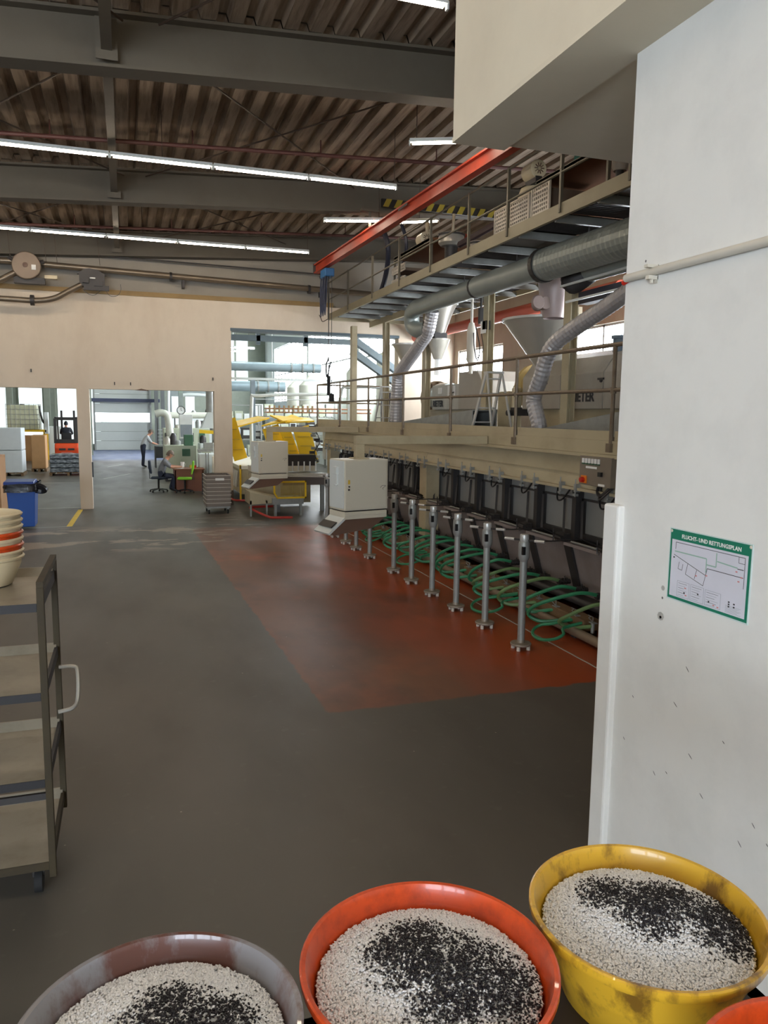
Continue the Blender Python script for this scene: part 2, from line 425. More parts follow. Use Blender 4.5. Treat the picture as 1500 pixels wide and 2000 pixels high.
# glowing panes added unseen behind the camera to light the near white wall
for i, (a, c) in enumerate(((-12.5, -9.5), (-9.0, -6.0), (-5.5, -2.5))):
    win = bpy.data.objects.new('window_%d' % (i + 6), None); COL.objects.link(win); win.location = (a, -7.95, 1); st(win); OFF[win.name] = (a, -7.95, 1)
    MB().b(a, c, -7.98, -7.96, 1.0, 4.4).build('pane', pane_fill, win)
    fr = MB()
    for q in (a, (a + c) / 2, c): fr.b(q - .03, q + .03, -7.96, -7.9, 1.0, 4.4)
    fr.b(a, c, -7.96, -7.9, .96, 1.02); fr.b(a, c, -7.96, -7.9, 4.38, 4.44)
    fr.build('window_frame', galv, win)

# ------------------------------------------------------------------ roof: sheets, beams, bracing
ceil = bpy.data.objects.new('ceiling', None); COL.objects.link(ceil); st(ceil); OFF[ceil.name] = (0, 0, 0)
MB().prism([(-14, zr(-14) + .14), (12, zr(12) + .14), (12, zr(12) + .3), (-14, zr(-14) + .3)], 'xz', -8, 21.85).build('roof_backing', beamgrey, ceil)
SW = 1.0
def sheet(L_):
    q = MB(); pts = []
    pr = 3; p = SW / pr
    for i in range(pr):
        x0 = i * p
        pts += [(x0, 0), (x0 + p * .52, 0), (x0 + p * .62, .1), (x0 + p * .9, .1)]
    pts.append((SW, 0))
    top = [(x, z + .006) for x, z in pts]
    n = len(pts); vs = []
    for yy in (0, L_):
        for x, z in pts + top[::-1]: vs.append((x, yy, z + .05 * x))
    K = 2 * n
    fs = [(i, (i + 1) % K, K + (i + 1) % K, K + i) for i in range(K)]
    return vs, fs
vs, fs = sheet(5.96)
me = bpy.data.meshes.new('roof_sheet'); me.from_pydata(vs, [], fs); me.materials.append(deckroof)
for (y0, xa, xb) in ((-2, -13, 5), (4, -13, 8), (10, -9, 10), (16, -9, 10)):
    for x in range(xa, xb):
        o = bpy.data.objects.new('roof_sheet', me); COL.objects.link(o); o.parent = ceil; o.location = (x, y0 + random.uniform(.0, .02), zr(x) + random.uniform(0, .012))
def ibeam(y, x0=-14, x1=9.5, h=.62, fl_=.3):
    q = MB(); zb = lambda x: 6.48 + .055 * (x + 1)
    for (za, zc, hw) in ((0, .035, fl_ / 2), (.035, h - .035, .02), (h - .035, h, fl_ / 2)):
        vs = [(x, yy, zb(x) + z) for z in (za, zc) for yy in (y - hw, y + hw) for x in (x0, x1)]
        q.add(vs, [(0, 2, 3, 1), (4, 5, 7, 6), (0, 1, 5, 4), (2, 6, 7, 3), (0, 4, 6, 2), (1, 3, 7, 5)])
    return st(q.build('roof_beam', beamgrey, loc=(x0, y, 6)))
for y, x1 in ((4, 1.9), (10, 9.5), (16, 9.5), (21.3, 9.5)): ibeam(y, -14, x1)
# longitudinal strut seen end-on as a short post in each bay
for y0, y1 in ((4.2, 9.85), (10.15, 15.85), (16.15, 21.1)):
    q = MB(); q.b(-.14, -.02, y0, y1, 6.98, 7.0); q.b(-.09, -.07, y0, y1, 6.72, 6.98); q.b(-.14, -.02, y0, y1, 6.70, 6.72)
    q.b(-.2, .04, y0, y0 + .02, 6.6, 7.05); q.b(-.2, .04, y1 - .02, y1, 6.6, 7.05)
    st(q.build('roof_strut', beamgrey))
for y in (10.75, 13.7, 16.4, 19.9):
    q = MB(); q.cyl((-14, y, 6.18 + .0), (9.3, y, 7.35), .035) if False else q.cyl((-12, y, 6.95 + .05 * -12), (9.3, y, 6.95 + .05 * 9.3), .035, n=8)
    for x in (-3.2, -1, 1.2, 3.4, 5.6): q.cyl((x, y, 6.95 + .05 * x), (x, y, 7.2 + .05 * x), .012, n=5)
    tag(q.build('sprinkler_pipe', redpipe, smooth=True), {10.75: 'dark red pipe under the roof just behind the nearest beam', 13.7: 'dark red roof pipe halfway between the first two beams', 16.4: 'dark red pipe along the lower flange of the second beam', 19.9: 'dark red pipe under the roof nearest the end wall'}[y], 'pipe')
for y0 in (10.2, 4.2, 16.2):
    for (xa, xb) in ((.5, 4.6), (-3.8, .1)):
        q = MB(); q.cyl((xa, y0, 6.98 + .05 * xa), (xb, y0 + 5.5, 6.98 + .05 * xb), .014, n=5); q.cyl((xb, y0, 6.98 + .05 * xb), (xa, y0 + 5.5, 6.98 + .05 * xa), .014, n=5)
        st(q.build('roof_brace', rodm))
# far hall roof
st(MB().prism([(-14, 8.2), (12, 9.0), (12, 9.1), (-14, 8.3)], 'xz', 21.85, 54.8).build('ceiling_far', far_g))

# ------------------------------------------------------------------ fluorescent lights
def light(p0, p1, label, group, wires=(), tm=None, name='fluorescent_light'):
    p0 = Vector(p0); p1 = Vector(p1); mid = (p0 + p1) / 2
    t = thing(name, label, 'light', tuple(mid), group)
    d = (p1 - p0).normalized()
    q = MB(); q.beam(p0 + Vector((0, 0, .035)), p1 + Vector((0, 0, .035)), .07, .05); q.build('housing', whiteblue, t)
    q = MB(); q.cyl(p0 + d * .04, p1 - d * .04, .026, n=8); q.build('tube', tm or tube_m, t, smooth=True)
    q = MB()
    for e in (p0, p1): q.beam(e - d * .01 + Vector((0, 0, .0)), e + d * .01, .05, .07)
    q.build('end_cap', whiteblue, t)
    for wx in wires:
        e = p0.lerp(p1, wx); q = MB(); q.cyl(e + Vector((0, 0, .05)), Vector((e.x, e.y, zr(e.x) + .03 if e.y < 22 else 8.2 + .031 * (e.x + 14))), .006, n=5); q.build('suspension_wire', rodm, t)
    return t
L1 = 1.565
names1 = ['last on the right, with a hanging wire', 'second from the right end', 'third from the right end', 'fourth from the right end']
for i in range(8):
    x1 = 4.58 - i * L1
    light((x1 - L1 + .01, 13, 6.5), (x1 - .01, 13, 6.5), 'tube light of the middle ceiling row, ' + (names1[i] if i < 4 else 'beyond the left edge of the view'), 'tubes of the middle ceiling row', (.98,) if i == 0 else ((.5,) if i % 2 == 0 else ()))
names2 = names1 + ['fifth from the right end, at the left edge']
for i in range(7):
    x1 = 4.4 - i * L1
    light((x1 - L1 + .01, 18.9, 6.52), (x1 - .01, 18.9, 6.52), 'tube light of the far ceiling row, ' + (names2[i] if i < 5 else 'beyond the left edge of the view'), 'tubes of the far ceiling row', (.98,) if i == 0 else ((.5,) if i % 2 == 0 else ()))
for i in range(6):
    x1 = 2.95 - i * L1 if False else 1.85 - i * L1
    light((x1 - L1 + .01, 6.6 if False else 7, 6.36), (x1 - .01 + (1.1 if i == 0 else 0), 7, 6.36), 'fluorescent tube at the top edge beside the cream beam' if i == 0 else 'fluorescent tube of the near ceiling row above the view', 'tubes of the near ceiling row', (.5,))
light((4.07, 11.0, 6.55), (5.02, 10.66, 6.58), 'short fluorescent tube just below the tip of the cream beam', 'short tubes over the machine', (.1, .9))
light((4.05, 16.05, 6.6), (5.25, 15.6, 6.6), 'short fluorescent tube left of the orange crane rail', 'short tubes over the machine', (.1, .9))
light((5.58, 15.6, 6.6), (6.3, 15.2, 6.6), 'short fluorescent tube right of the orange crane rail', 'short tubes over the machine', (.5,))
for (y, n) in ((1.0, 6), (-5.0, 5)):  # unseen tube rows added for more overhead light on the granules
    for i in range(n):
        x1 = 1.7 - i * L1
        light((x1 - L1 + .01, y, 6.2), (x1 - .01, y, 6.2), 'unseen fluorescent tube added over and behind the viewpoint', 'tubes added over and behind the viewpoint', (.5,))

# ================================================================== platform with handrail
pf = thing('machine_platform', 'long beige steel platform with a two-rail handrail above the tanks', 'platform', (5.2, 5, 0))
MB().b(5.3, 9.4, 5, 21.4, 2.25, 2.33).build('deck', mat('deck plate', (112, 106, 96), .6, .2), pf)
MB().b(5.2, 5.32, 5, 21.4, 2.17, 2.33).build('edge_beam', beige, pf, bev=.006)
MB().b(5.16, 5.3, 5, 21.4, 2.13, 2.17).build('edge_lip', beige, pf)
py = [5.1, 7.34, 9.59, 11.87, 14.19, 16.48, 18.89, 21.31]
for a, c in zip(py[:-1], py[1:]): MB().b(5.21, 5.225, a + .05, c - .05, 2.33, 2.44).build('toe_board', beige, pf, bev=.003)
for y in py:
    q = MB(); q.cyl((5.2, y, 2.25), (5.2, y, 3.4), .024, n=8); q.lathe((5.2, y, 2.86), [(.024, 0), (.034, 0), (.034, .07), (.024, .07)], 8); q.b(5.16, 5.24, y - .04, y + .04, 2.2, 2.3)
    q.build('rail_post', rustrail, pf, smooth=True)
for z, r in ((3.4, .026), (2.9, .022)): MB().cyl((5.2, 5.1, z), (5.2, 21.31, z), r, n=8).build('handrail', rustrail, pf, smooth=True)
# end rails of the platform
q = MB()
for z in (3.4, 2.9): q.cyl((5.2, 21.31, z), (7.6, 21.31, z), .022, n=6)
q.build('end_rail', rustrail, pf, smooth=True)
q = MB(); q.prism([(5.34, 2.15), (5.3, 1.86), (5.26, 1.72), (5.3, 1.7), (5.36, 1.84), (5.4, 2.15)], 'xz', 5, 20.9); q.build('skirt', beige, pf)
q = MB(); q.b(5.2, 5.3, 5, 20.9, 1.70, 1.735); q.b(5.28, 5.4, 5, 20.9, 1.9, 1.905); q.build('skirt_lip', beige, pf)
for i in range(40):
    y = 7.0 + .5 * i - (.16 if i % 2 else 0)
    if y > 20.8: break
    q = MB(); q.b(5.18, 5.25, y - .02, y + .02, 1.68, 1.78); q.cyl((5.19, y, 1.62), (5.19, y, 1.84), .008, n=5); q.b(5.17, 5.22, y - .028, y + .028, 1.63, 1.66)
    q.build('skirt_clamp', galv, pf)
for y in (13.35, 20.4): MB().b(5.28, 5.55, y - .24, y + .1, 0, 1.9).build('support_leg', beige, pf, bev=.01)
for y in (7.2, 17.2): MB().b(8.2, 8.5, y - .15, y + .15, 0, 2.25).build('support_leg', beige, pf)

# catwalk columns standing on the platform
for y, l in zip((10.5, 13.35, 16.5, 19.4), ('steel column behind the nearest silver hose', 'steel column behind the large stepladder', 'steel column in front of the farther machine housing', 'steel column beside the small stepladder')):
    q = MB(); q.b(6.53, 6.55, y - .1, y + .1, 2.33, 5.0); q.b(6.65, 6.67, y - .1, y + .1, 2.33, 5.0); q.b(6.55, 6.65, y - .012, y + .012, 2.33, 5.0); q.b(6.5, 6.7, y - .13, y + .13, 2.33, 2.345)
    tag(q.build('steel_column', beige), 'beige ' + l, 'column')
q = MB(); q.b(6.1, 6.25, 20.9, 21.1, 2.33, 5.05); q.b(6.0, 6.35, 20.8, 21.2, 2.33, 2.35); tag(q.build('steel_column', beige), 'beige steel column at the far end of the platform by the wall opening', 'column')

# ================================================================== tanks below the platform
tk = thing('cooling_tank_line', 'long line of grey steel tank modules with windows under the platform', 'machine', (5.5, 7, 0))
for i in range(14):
    y = 7.49 + .98 * i; y1 = y + .98
    if i > 12: break
    # lower leaning plate
    q = MB(); q.prism([(5.62, .28), (5.42, .98), (5.45, .98), (5.65, .28)], 'xz', y + .01, y1 - .01); q.build('lower_plate', tankp, tk)
    q = MB(); q.prism([(5.59, .28), (5.385, .96), (5.415, .965), (5.615, .28)], 'xz', y - .1, y + .06); q.build('strap', darkst, tk)
    # shelf lip
    q = MB(); q.b(5.3, 5.44, y + .12, y1 - .1, .985, 1.0); q.b(5.29, 5.305, y + .12, y1 - .1, .96, 1.0); q.build('shelf_lip', tankp, tk)
    q = MB(); q.cyl((5.32, y + .2, 1.02), (5.32, y + .75, 1.02), .012, n=6); q.build('lip_rod', galv, tk)
    # window plate, frame and struts
    MB().b(5.62, 5.64, y + .1, y1 - .02, 1.04, 1.66).build('window_plate', tankw, tk)
    q = MB(); q.b(5.58, 5.62, y + .12, y1 - .04, 1.52, 1.545); q.b(5.58, 5.62, y + .12, y + .15, 1.05, 1.54); q.b(5.58, 5.62, y1 - .08, y1 - .04, 1.05, 1.54); q.b(5.56, 5.62, y + .1, y1 - .02, 1.03, 1.09)
    q.build('window_frame', darkst, tk)
    MB().b(5.5, 5.62, y - .02, y + .07, .98, 1.75).build('mullion', darkst, tk)
    for yy in (y + .2, y1 - .22): MB().beam((5.56, yy + .14, 1.5), (5.44, yy - .05, 1.04), .03, .05).build('strut', darkst, tk)
    q = MB(); q.c(5.33, y - .02, 1.05, .1, .2, .1); q.cyl((5.27, y - .1, 1.05), (5.27, y + .06, 1.05), .03, n=7); q.cyl((5.24, y + .07, .99), (5.24, y + .07, 1.15), .009, n=5); q.build('latch', darkst, tk)
    q = MB(); q.path(curve([(5.5, y + .05, 1.72), (5.44, y + .2, 1.52), (5.47, y + .38, 1.5), (5.52, y + .46, 1.68)], 4), .012, 5); q.build('cable', blackp, tk)
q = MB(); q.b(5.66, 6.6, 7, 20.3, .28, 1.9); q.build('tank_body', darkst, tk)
q = MB(); q.b(5.42, 6.5, 7, 20.3, .2, .28)
for y in range(8, 21, 2): q.b(5.6, 5.7, y - .05, y + .05, 0, .2); q.b(6.3, 6.4, y - .05, y + .05, 0, .2)
q.build('base_frame', darkst, tk)
# dark box put in for the shade above the windows, no real tray
MB().b(5.46, 5.66, 7, 20.3, 1.70, 1.9).build('long_bar', darkst, tk)

# floor pipes and timber
tag(MB().cyl((4.93, 6.6, .09), (4.93, 17.5, .09), .055, n=12).build('floor_pipe', mat('grimy beige pipe', (134, 118, 98), .5, .2, .2, 6), smooth=True), 'grimy beige pipe lying on the floor in front of the tanks', 'pipe')
tag(MB().cyl((5.32, 6.8, .3), (5.32, 18, .3), .05, n=10).build('floor_pipe', darkst, smooth=True), 'dark water manifold pipe at the foot of the tanks', 'pipe')
for i in range(6):
    y = 7.4 + i * 1.75
    tag(MB().b(5.0, 5.2, y, y + 1.6, .1, .24).build('timber_beam', woodm, bev=.008), ['dirty brown timber under the hoses, nearest the white wall', 'second dirty timber from the white wall under the hoses', 'third dirty timber from the white wall under the hoses', 'dirty timber by the beige support leg', 'dirty timber beyond the beige support leg', 'farthest dirty timber under the hoses'][i], 'timber', 'timbers under the hoses')
q = MB()
for i in range(12): q.b(4.95, 5.25, 7.5 + i * .88, 7.6 + i * .88, .0, .1)
tag(q.build('timber_batten', darkst), 'row of dark packing blocks under the timbers', 'block', kind='stuff')

# pedestal posts
def make_post():
    t = thing('pedestal_post', '', 'post', (0, 0, 0), 'grey pipe posts along the red floor')
    MB().cyl((0, 0, .07), (0, 0, 1.04), .041, n=14).build('pipe', galv, t, smooth=True)
    q = MB(); q.lathe((0, 0, .05), [(.0, 0), (.115, 0), (.12, .012), (.115, .024), (.045, .03), (.042, .06), (.0, .06)], 20)
    q.build('base_flange', mat('flange', (150, 140, 126), .5, .4, .2), t, smooth=True)
    for a in range(4):
        an = PI / 4 + a * PI / 2; x, y = .088 * math.cos(an), .088 * math.sin(an)
        MB().lathe((x, y, 0), [(0, 0), (.022, 0), (.022, .05), (0, .05)], 10).build('foot', mat('pale foot', (196, 188, 176), .6), t, smooth=True)
    q = MB(); q.lathe((0, 0, 1.0), [(.041, 0), (.055, .03), (.064, .06), (.064, .2), (.055, .225), (0, .225)], 16)
    q.build('clamp_head', galv, t, smooth=True)
    MB().c(-.035, -.052, 1.13, .035, .03, .09).build('clamp_slot', blackp, t)
    q = MB(); n = 20
    q.lathe((0, 0, 1.225), [(0, 0), (.046, 0), (.05, .01), (.05, .07), (.046, .08), (0, .08)], n); q.build('knurled_cap', alu, t, smooth=True)
    d = Vector((-.61, .79, 0))
    q = MB(); q.cyl(d * .2 + Vector((0, 0, 1.24)), d * -.2 + Vector((0, 0, 1.24)), .012, n=6); q.build('handle_bar', darkst, t, smooth=True)
    for s_ in (-1, 1): MB().cyl(d * .235 * s_ + Vector((0, 0, 1.24)), d * .12 * s_ + Vector((0, 0, 1.24)), .016, n=8).build('handle_grip', alu, t, smooth=True)
    MB().path([(.04, 0, 1.23), (.35, .02, 1.21), (.8, .1, 1.2), (1.15, .12, 1.05)], .009, 5).build('linkage_rod', darkst, t)
    return t
pp = make_post()
ys = [7.32, 8.23, 9.1, 9.95, 10.79, 11.62, 12.93, 13.79, 14.52, 15.38, 16.03]
pl = ['nearest grey pipe post, right of the row', 'second grey pipe post from the right', 'third grey pipe post from the right', 'fourth grey pipe post from the right', 'fifth grey pipe post from the right', 'sixth grey pipe post from the right, just right of the support leg', 'grey pipe post just right of under the near cabinet', 'grey pipe post under the near cabinet, second from its right side', 'grey pipe post under the middle of the near cabinet', 'grey pipe post under the left part of the near cabinet', 'farthest grey pipe post, left of the near cabinet console']
for i, y in enumerate(ys):
    o = pp if i == 0 else dup(pp, loc=(4.13, y, 0), rz=random.uniform(-.15, .1))
    o.location = (4.13, y, 0); o['label'] = pl[i]

# green hoses: each from a coupling at the tank foot, looping over the timbers to a valve on the floor pipe
hl = 0
def hose(y, zs, loop, m_, label):
    t = thing('green_hose', label, 'hose', (4.9, y, 0), 'green hoses along the foot of the tanks')
    xs = 5.34
    z0 = .42 + zs
    ox = 4.78 - loop * .5
    pts = [(xs, y, z0), (xs - .2, y + .0, z0 + .05), (5.02 - loop * .2, y + .05, z0 + .03), (ox, y + .16 + loop * .1, z0 - .1), (ox - .02, y + .3 + loop * .2, .2), (ox + .12, y + .28, .12), (4.98, y + .12, .17), (5.03, y + .02, .2)]
    MB().path(curve(pts, 5), .023, 7).build('hose', m_, t, smooth=True)
    q = MB(); q.cyl((xs + .12, y, z0 - .01), (xs - .06, y, z0), .034, n=8)
    for k in range(3): q.lathe((xs - .04 + k * .05, y, z0), [(.036, 0), (.046, 0), (.046, .018), (.036, .018)], 8, 'x')
    q.cyl((xs + .04, y, z0), (xs + .04, y, z0 + .07), .01, n=5)
    q.build('coupling', darkst, t, smooth=True)
    q = MB(); q.cyl((5.03, y + .02, .12), (5.03, y + .02, .24), .022, n=7); q.b(5.0, 5.06, y - .03, y + .06, .24, .25)
    for s_ in (-1, 1): q.path([(5.03, y + .02, .25), (5.02 + .03 * s_, y + .05, .3), (4.99, y + .03 + .03 * s_, .33)], .006, 4)
    q.build('valve', galv, t)
    return t
hy = [7.25, 7.6, 8.05, 8.45, 8.95, 9.35, 9.75, 10.2, 10.6, 11.05, 11.5, 11.9, 12.35, 12.85, 13.3, 13.8, 14.3, 14.8, 15.3, 15.8, 16.4, 17.0]
ord_ = ['nearest', 'second', 'third', 'fourth', 'fifth', 'sixth', 'seventh', 'eighth', 'ninth', 'tenth', 'eleventh', 'twelfth', 'thirteenth', 'fourteenth', 'fifteenth', 'sixteenth', 'seventeenth', 'eighteenth', 'nineteenth', 'twentieth', 'twenty-first', 'farthest']
for i, y in enumerate(hy):
    lp = [0, .35, .1, .3, .5, .2, .0, .45, .3][i % 9]
    old = i in (0, 3, 5)
    hose(y, random.uniform(-.03, .06), lp, greenold if old else green, ('%s %s hose coupling from the white wall, looping over the timbers' % (ord_[i], 'yellowish green' if old else 'green')))
# loose low loops of hose on the floor
for (cx_, cy_, r_, l) in ((4.62, 7.55, .2, 'green hose coil lying on the floor nearest the white wall'), (4.5, 8.9, .24, 'green hose coil on the floor beside the second post'), (4.62, 12.2, .26, 'green hose coil on the floor left of the support leg'), (4.75, 14.6, .2, 'green hose coil on the floor under the near cabinet')):
    pts = [(5.0, cy_ + .1, .18)] + [(cx_ + r_ * math.cos(a) * .8, cy_ + r_ * math.sin(a) * 1.2, .035 + .06 * (1 + math.cos(a))) for a in np.linspace(.6, 5.9, 8)] + [(5.03, cy_ - .1, .2)]
    tag(MB().path(curve(pts, 4), .019, 7).build('green_hose_coil', green, smooth=True), l, 'hose', 'hose coils on the red floor')

# ================================================================== hanging control cabinets
def cabinet(cx_, cy_, ang, label):
    t = thing('hanging_control_cabinet', label, 'cabinet', (cx_, cy_, 0), 'grey cabinets hanging from swing arms')
    a = Vector((math.cos(ang), math.sin(ang), 0)); b_ = Vector((-math.sin(ang), math.cos(ang), 0))
    M = Matrix(((a.x, b_.x, 0, cx_), (a.y, b_.y, 0, cy_), (0, 0, 1, 0), (0, 0, 0, 1)))
    w_, d_ = .36, .215
    MB().b(-w_, w_, -d_, d_, 1.24, 1.96, M).build('body', beigelt, t, bev=.008)
    MB().b(-w_ + .004, w_ - .03, -d_ - .018, -d_, 1.26, 1.945, M).build('door', beigelt, t, bev=.004)
    q = MB(); q.b(-w_ - .012, -w_, -d_ + .01, d_ - .01, 1.27, 1.945, M); q.build('side_door', whiteblue, t, bev=.003)
    q = MB(); q.b(-w_ - .004, w_ - .02, -d_ - .01, d_, 1.12, 1.225, M); q.b(-w_ + .01, w_ - .03, -d_ - .02, d_, 1.165, 1.19, M); q.build('base_moulding', beigelt, t, bev=.004)
    MB().b(-w_ + .02, w_ - .04, -d_ + .01, d_ - .01, 1.2, 1.26, M).build('gap_seal', blackp, t)
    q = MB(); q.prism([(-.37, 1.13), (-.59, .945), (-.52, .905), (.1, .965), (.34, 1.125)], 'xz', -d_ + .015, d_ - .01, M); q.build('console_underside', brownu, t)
    q = MB(); q.prism([(-.36, 1.15), (-.62, .94), (-.6, .915), (-.345, 1.12)], 'xz', -d_ - .005, d_, M); q.build('console_panel', whiteblue, t)
    q = MB(); q.prism([(-.46, 1.081), (-.55, 1.008), (-.565, 1.018), (-.475, 1.092)], 'xz', -d_ + .03, d_ - .03, M); q.build('console_display', darkst, t)
    q = MB(); q.b(-w_ + .045, -w_ + .075, -d_ - .024, -d_ - .016, 1.62, 1.68, M); q.build('warning_label', tin, t)
    q = MB(); q.lathe(tuple(M @ Vector((-w_ + .06, -d_ - .02, 1.585))), [(0, -.02), (.012, -.02), (.012, .02)], 8, 'y'); q.b(-w_ + .045, -w_ + .07, -d_ - .03, -d_ - .016, 1.53, 1.555, M); q.build('lock', darkst, t)
    q = MB(); q.path(curve([M @ Vector(p) for p in ((.22, -d_ - .02, 1.55), (.25, -d_ - .02, 1.58), (.31, -d_ - .02, 1.575), (.26, -d_ - .02, 1.545), (.27, -d_ - .02, 1.525))], 4), .003, 4); q.build('scribble', ink, t)
    q = MB(); q.b(-w_ - .05, -w_ - .01, -.06, .04, 1.75, 1.86, M); q.b(-w_ - .035, -w_ - .01, -.05, .03, 1.6, 1.76, M); q.b(-w_ - .05, -w_ - .03, -.05, .02, 1.59, 1.61, M); q.build('side_connector', whiteblue, t, bev=.005)
    # arm
    MB().b(cx_ - .065, cx_ + .065, cy_ - .065, cy_ + .065, 1.96, 2.17).build('drop_post', beige, t, bev=.006)
    MB().b(cx_ - .065, 5.18, cy_ - .065, cy_ + .065, 2.17, 2.29).build('swing_arm', beige, t, bev=.006)
    q = MB(); q.b(cx_ - .12, cx_ + .12, cy_ - .12, cy_ + .12, 1.96, 1.975); q.build('mount_plate', beige, t)
    return t
cabinet(3.17, 10.47, math.radians(14), 'near grey control cabinet hanging over the red floor beside the posts')
cabinet(3.09, 17.24, math.radians(13), 'far grey control cabinet hanging in front of the yellow guards')

# switch box at the near end of the skirt
t = thing('switch_box', 'grey switch box with red knob on the beige skirt by the white wall', 'switch box', (5.1, 7.45, 1.78))
MB().b(5.12, 5.28, 7.2, 7.82, 1.8, 2.14).build('enclosure', mat('grey enclosure', (128, 118, 104), .5, .2), t, bev=.006)
q = MB(); q.lathe((5.12, 7.72, 1.86), [(0, -.05), (.03, -.05), (.035, 0)], 12, 'x'); q.build('red_knob', redlamp, t)
MB().b(5.11, 5.12, 7.66, 7.77, 1.82, 1.91).build('knob_plate', mat('orange plate', (220, 120, 30), .5), t)
for i in range(6):
    y = 7.74 - i * .062
    q = MB(); q.b(5.108, 5.12, y - .018, y + .018, 2.06, 2.115); q.build('indicator', papr, t)
    q = MB(); q.b(5.106, 5.121, y - .02, y + .02, 2.045, 2.06); q.build('indicator_base', dkgreen, t)
MB().b(5.112, 5.12, 7.47, 7.68, 2.0, 2.025).build('label_strip', papr, t)
MB().b(5.112, 5.12, 7.3, 7.42, 1.81, 1.835).build('label_strip', papr, t)
MB().b(5.09, 5.12, 7.35, 7.41, 1.92, 1.97).build('black_handle', blackp, t)
q = MB(); q.path(curve([(5.2, 7.3, 1.8), (5.15, 7.4, 1.7), (5.2, 7.55, 1.72), (5.25, 7.6, 1.8)], 4), .02, 6); q.path(curve([(5.2, 7.25, 1.8), (5.1, 7.35, 1.66), (5.2, 7.5, 1.68), (5.25, 7.55, 1.8)], 4), .014, 6); q.build('cable_loop', darkst, t)

# ================================================================== extruder housings
def housing1():
    t = thing('extruder_housing', 'near grey extruder housing with black lettering behind the nearest silver hose', 'machine', (6.9, 9, 2.33))
    y0, y1 = 6.8, 12.5
    prof = [(6.9, 2.72), (6.9, 3.28), (7.1, 3.55), (8.0, 3.75), (8.3, 3.6), (8.3, 2.72)]
    for a, c in ((6.8, 8.2), (8.22, 10.0), (10.02, 11.2), (11.22, 12.5)):
        MB().prism(prof, 'xz', a, c).build('cover_panel', hous, t, bev=.01)
    MB().b(7.0, 8.2, 6.8, 12.2, 2.33, 2.72).build('pedestal', beige, t)
    q = MB(); q.lathe((7.5, 12.5, 3.15), [(0, .0), (.42, 0), (.42, .12), (.36, .14), (.36, .5), (.44, .52), (.44, .62), (0, .62)], 18, 'y')
    q.build('gear_flange', mat('dusty yellow casting', (176, 152, 96), .6, .1), t, smooth=True)
    q = MB()
    for k in range(12):
        a = 2 * PI * k / 12; q.cyl((7.5 + .39 * math.cos(a), 13.1, 3.15 + .39 * math.sin(a)), (7.5 + .39 * math.cos(a), 13.2, 3.15 + .39 * math.sin(a)), .025, n=6)
    q.build('flange_bolts', darkst, t)
    M = Matrix(((0, 0, -1, 6.893), (-1, 0, 0, 10.88), (0, 1, 0, 2.84), (0, 0, 0, 1)))
    text_mesh('RIETER', .215, M, .003, .006).build('lettering', ink, t)
    q = MB(); q.cyl((6.88, 10.05, 3.15), (6.9, 10.05, 3.15), .03, n=8); q.b(6.87, 6.9, 9.98, 10.12, 3.16, 3.19); q.build('latch', darkst, t)
    q = MB(); q.lathe((7.6, 10.6, 3.6), [(.0, 0), (.12, 0), (.12, .25), (.15, .25), (.15, .3), (0, .3)], 14); q.build('vent_stub', mat('blue grey', (92, 108, 124), .5), t, smooth=True)
    return t
housing1()
t = thing('extruder_housing', 'farther grey extruder housing with chamfered cover behind the handrail', 'machine', (6.9, 15, 2.33))
MB().prism([(14.2, 2.72), (14.2, 3.3), (14.45, 3.52), (15.35, 3.52), (15.35, 2.72)], 'yz', 6.9, 8.1).build('cover_panel', hous, t, bev=.015)
MB().b(6.92, 8.0, 15.37, 16.9, 2.72, 3.28).build('door_panel', mat('pale grey door', (176, 176, 168), .45), t, bev=.012)
q = MB(); q.b(6.9, 6.915, 15.55, 15.95, 3.02, 3.25); q.b(6.9, 6.915, 16.3, 16.5, 3.08, 3.22); q.build('inspection_window', papr, t)
q = MB(); q.cyl((6.88, 15.75, 3.08), (6.92, 15.75, 3.08), .04, n=8); q.cyl((6.88, 15.75, 3.08), (6.88, 15.55, 3.1), .012, n=5); q.build('handle', darkst, t)
q = MB(); q.lathe((7.4, 16.9, 3.02), [(0, 0), (.34, 0), (.36, .5), (.3, .8), (0, .8)], 18, 'y'); q.build('gear_dome', mat('glossy grey casting', (168, 176, 172), .3, .3), t, smooth=True)
q = MB(); q.lathe((7.4, 17.7, 3.02), [(0, 0), (.3, 0), (.42, .02), (.42, .12), (.3, .14), (0, .14)], 18, 'y')
for k in range(12):
    a = 2 * PI * k / 12; q.cyl((7.4 + .37 * math.cos(a), 17.6, 3.02 + .37 * math.sin(a)), (7.4 + .37 * math.cos(a), 17.95, 3.02 + .37 * math.sin(a)), .022, n=6)
q.build('bolted_flange', mat('brown casting', (120, 98, 72), .6, .2), t, smooth=True)
MB().b(7.0, 7.9, 14.4, 17.4, 2.33, 2.72).build('pedestal', mat('pale pedestal', (170, 162, 140), .6), t)
M = Matrix(((0, 0, -1, 6.912), (-1, 0, 0, 16.83), (0, 1, 0, 2.79), (0, 0, 0, 1)))
text_mesh('RIETER', .2, M, .003, .006).build('lettering', ink, t)

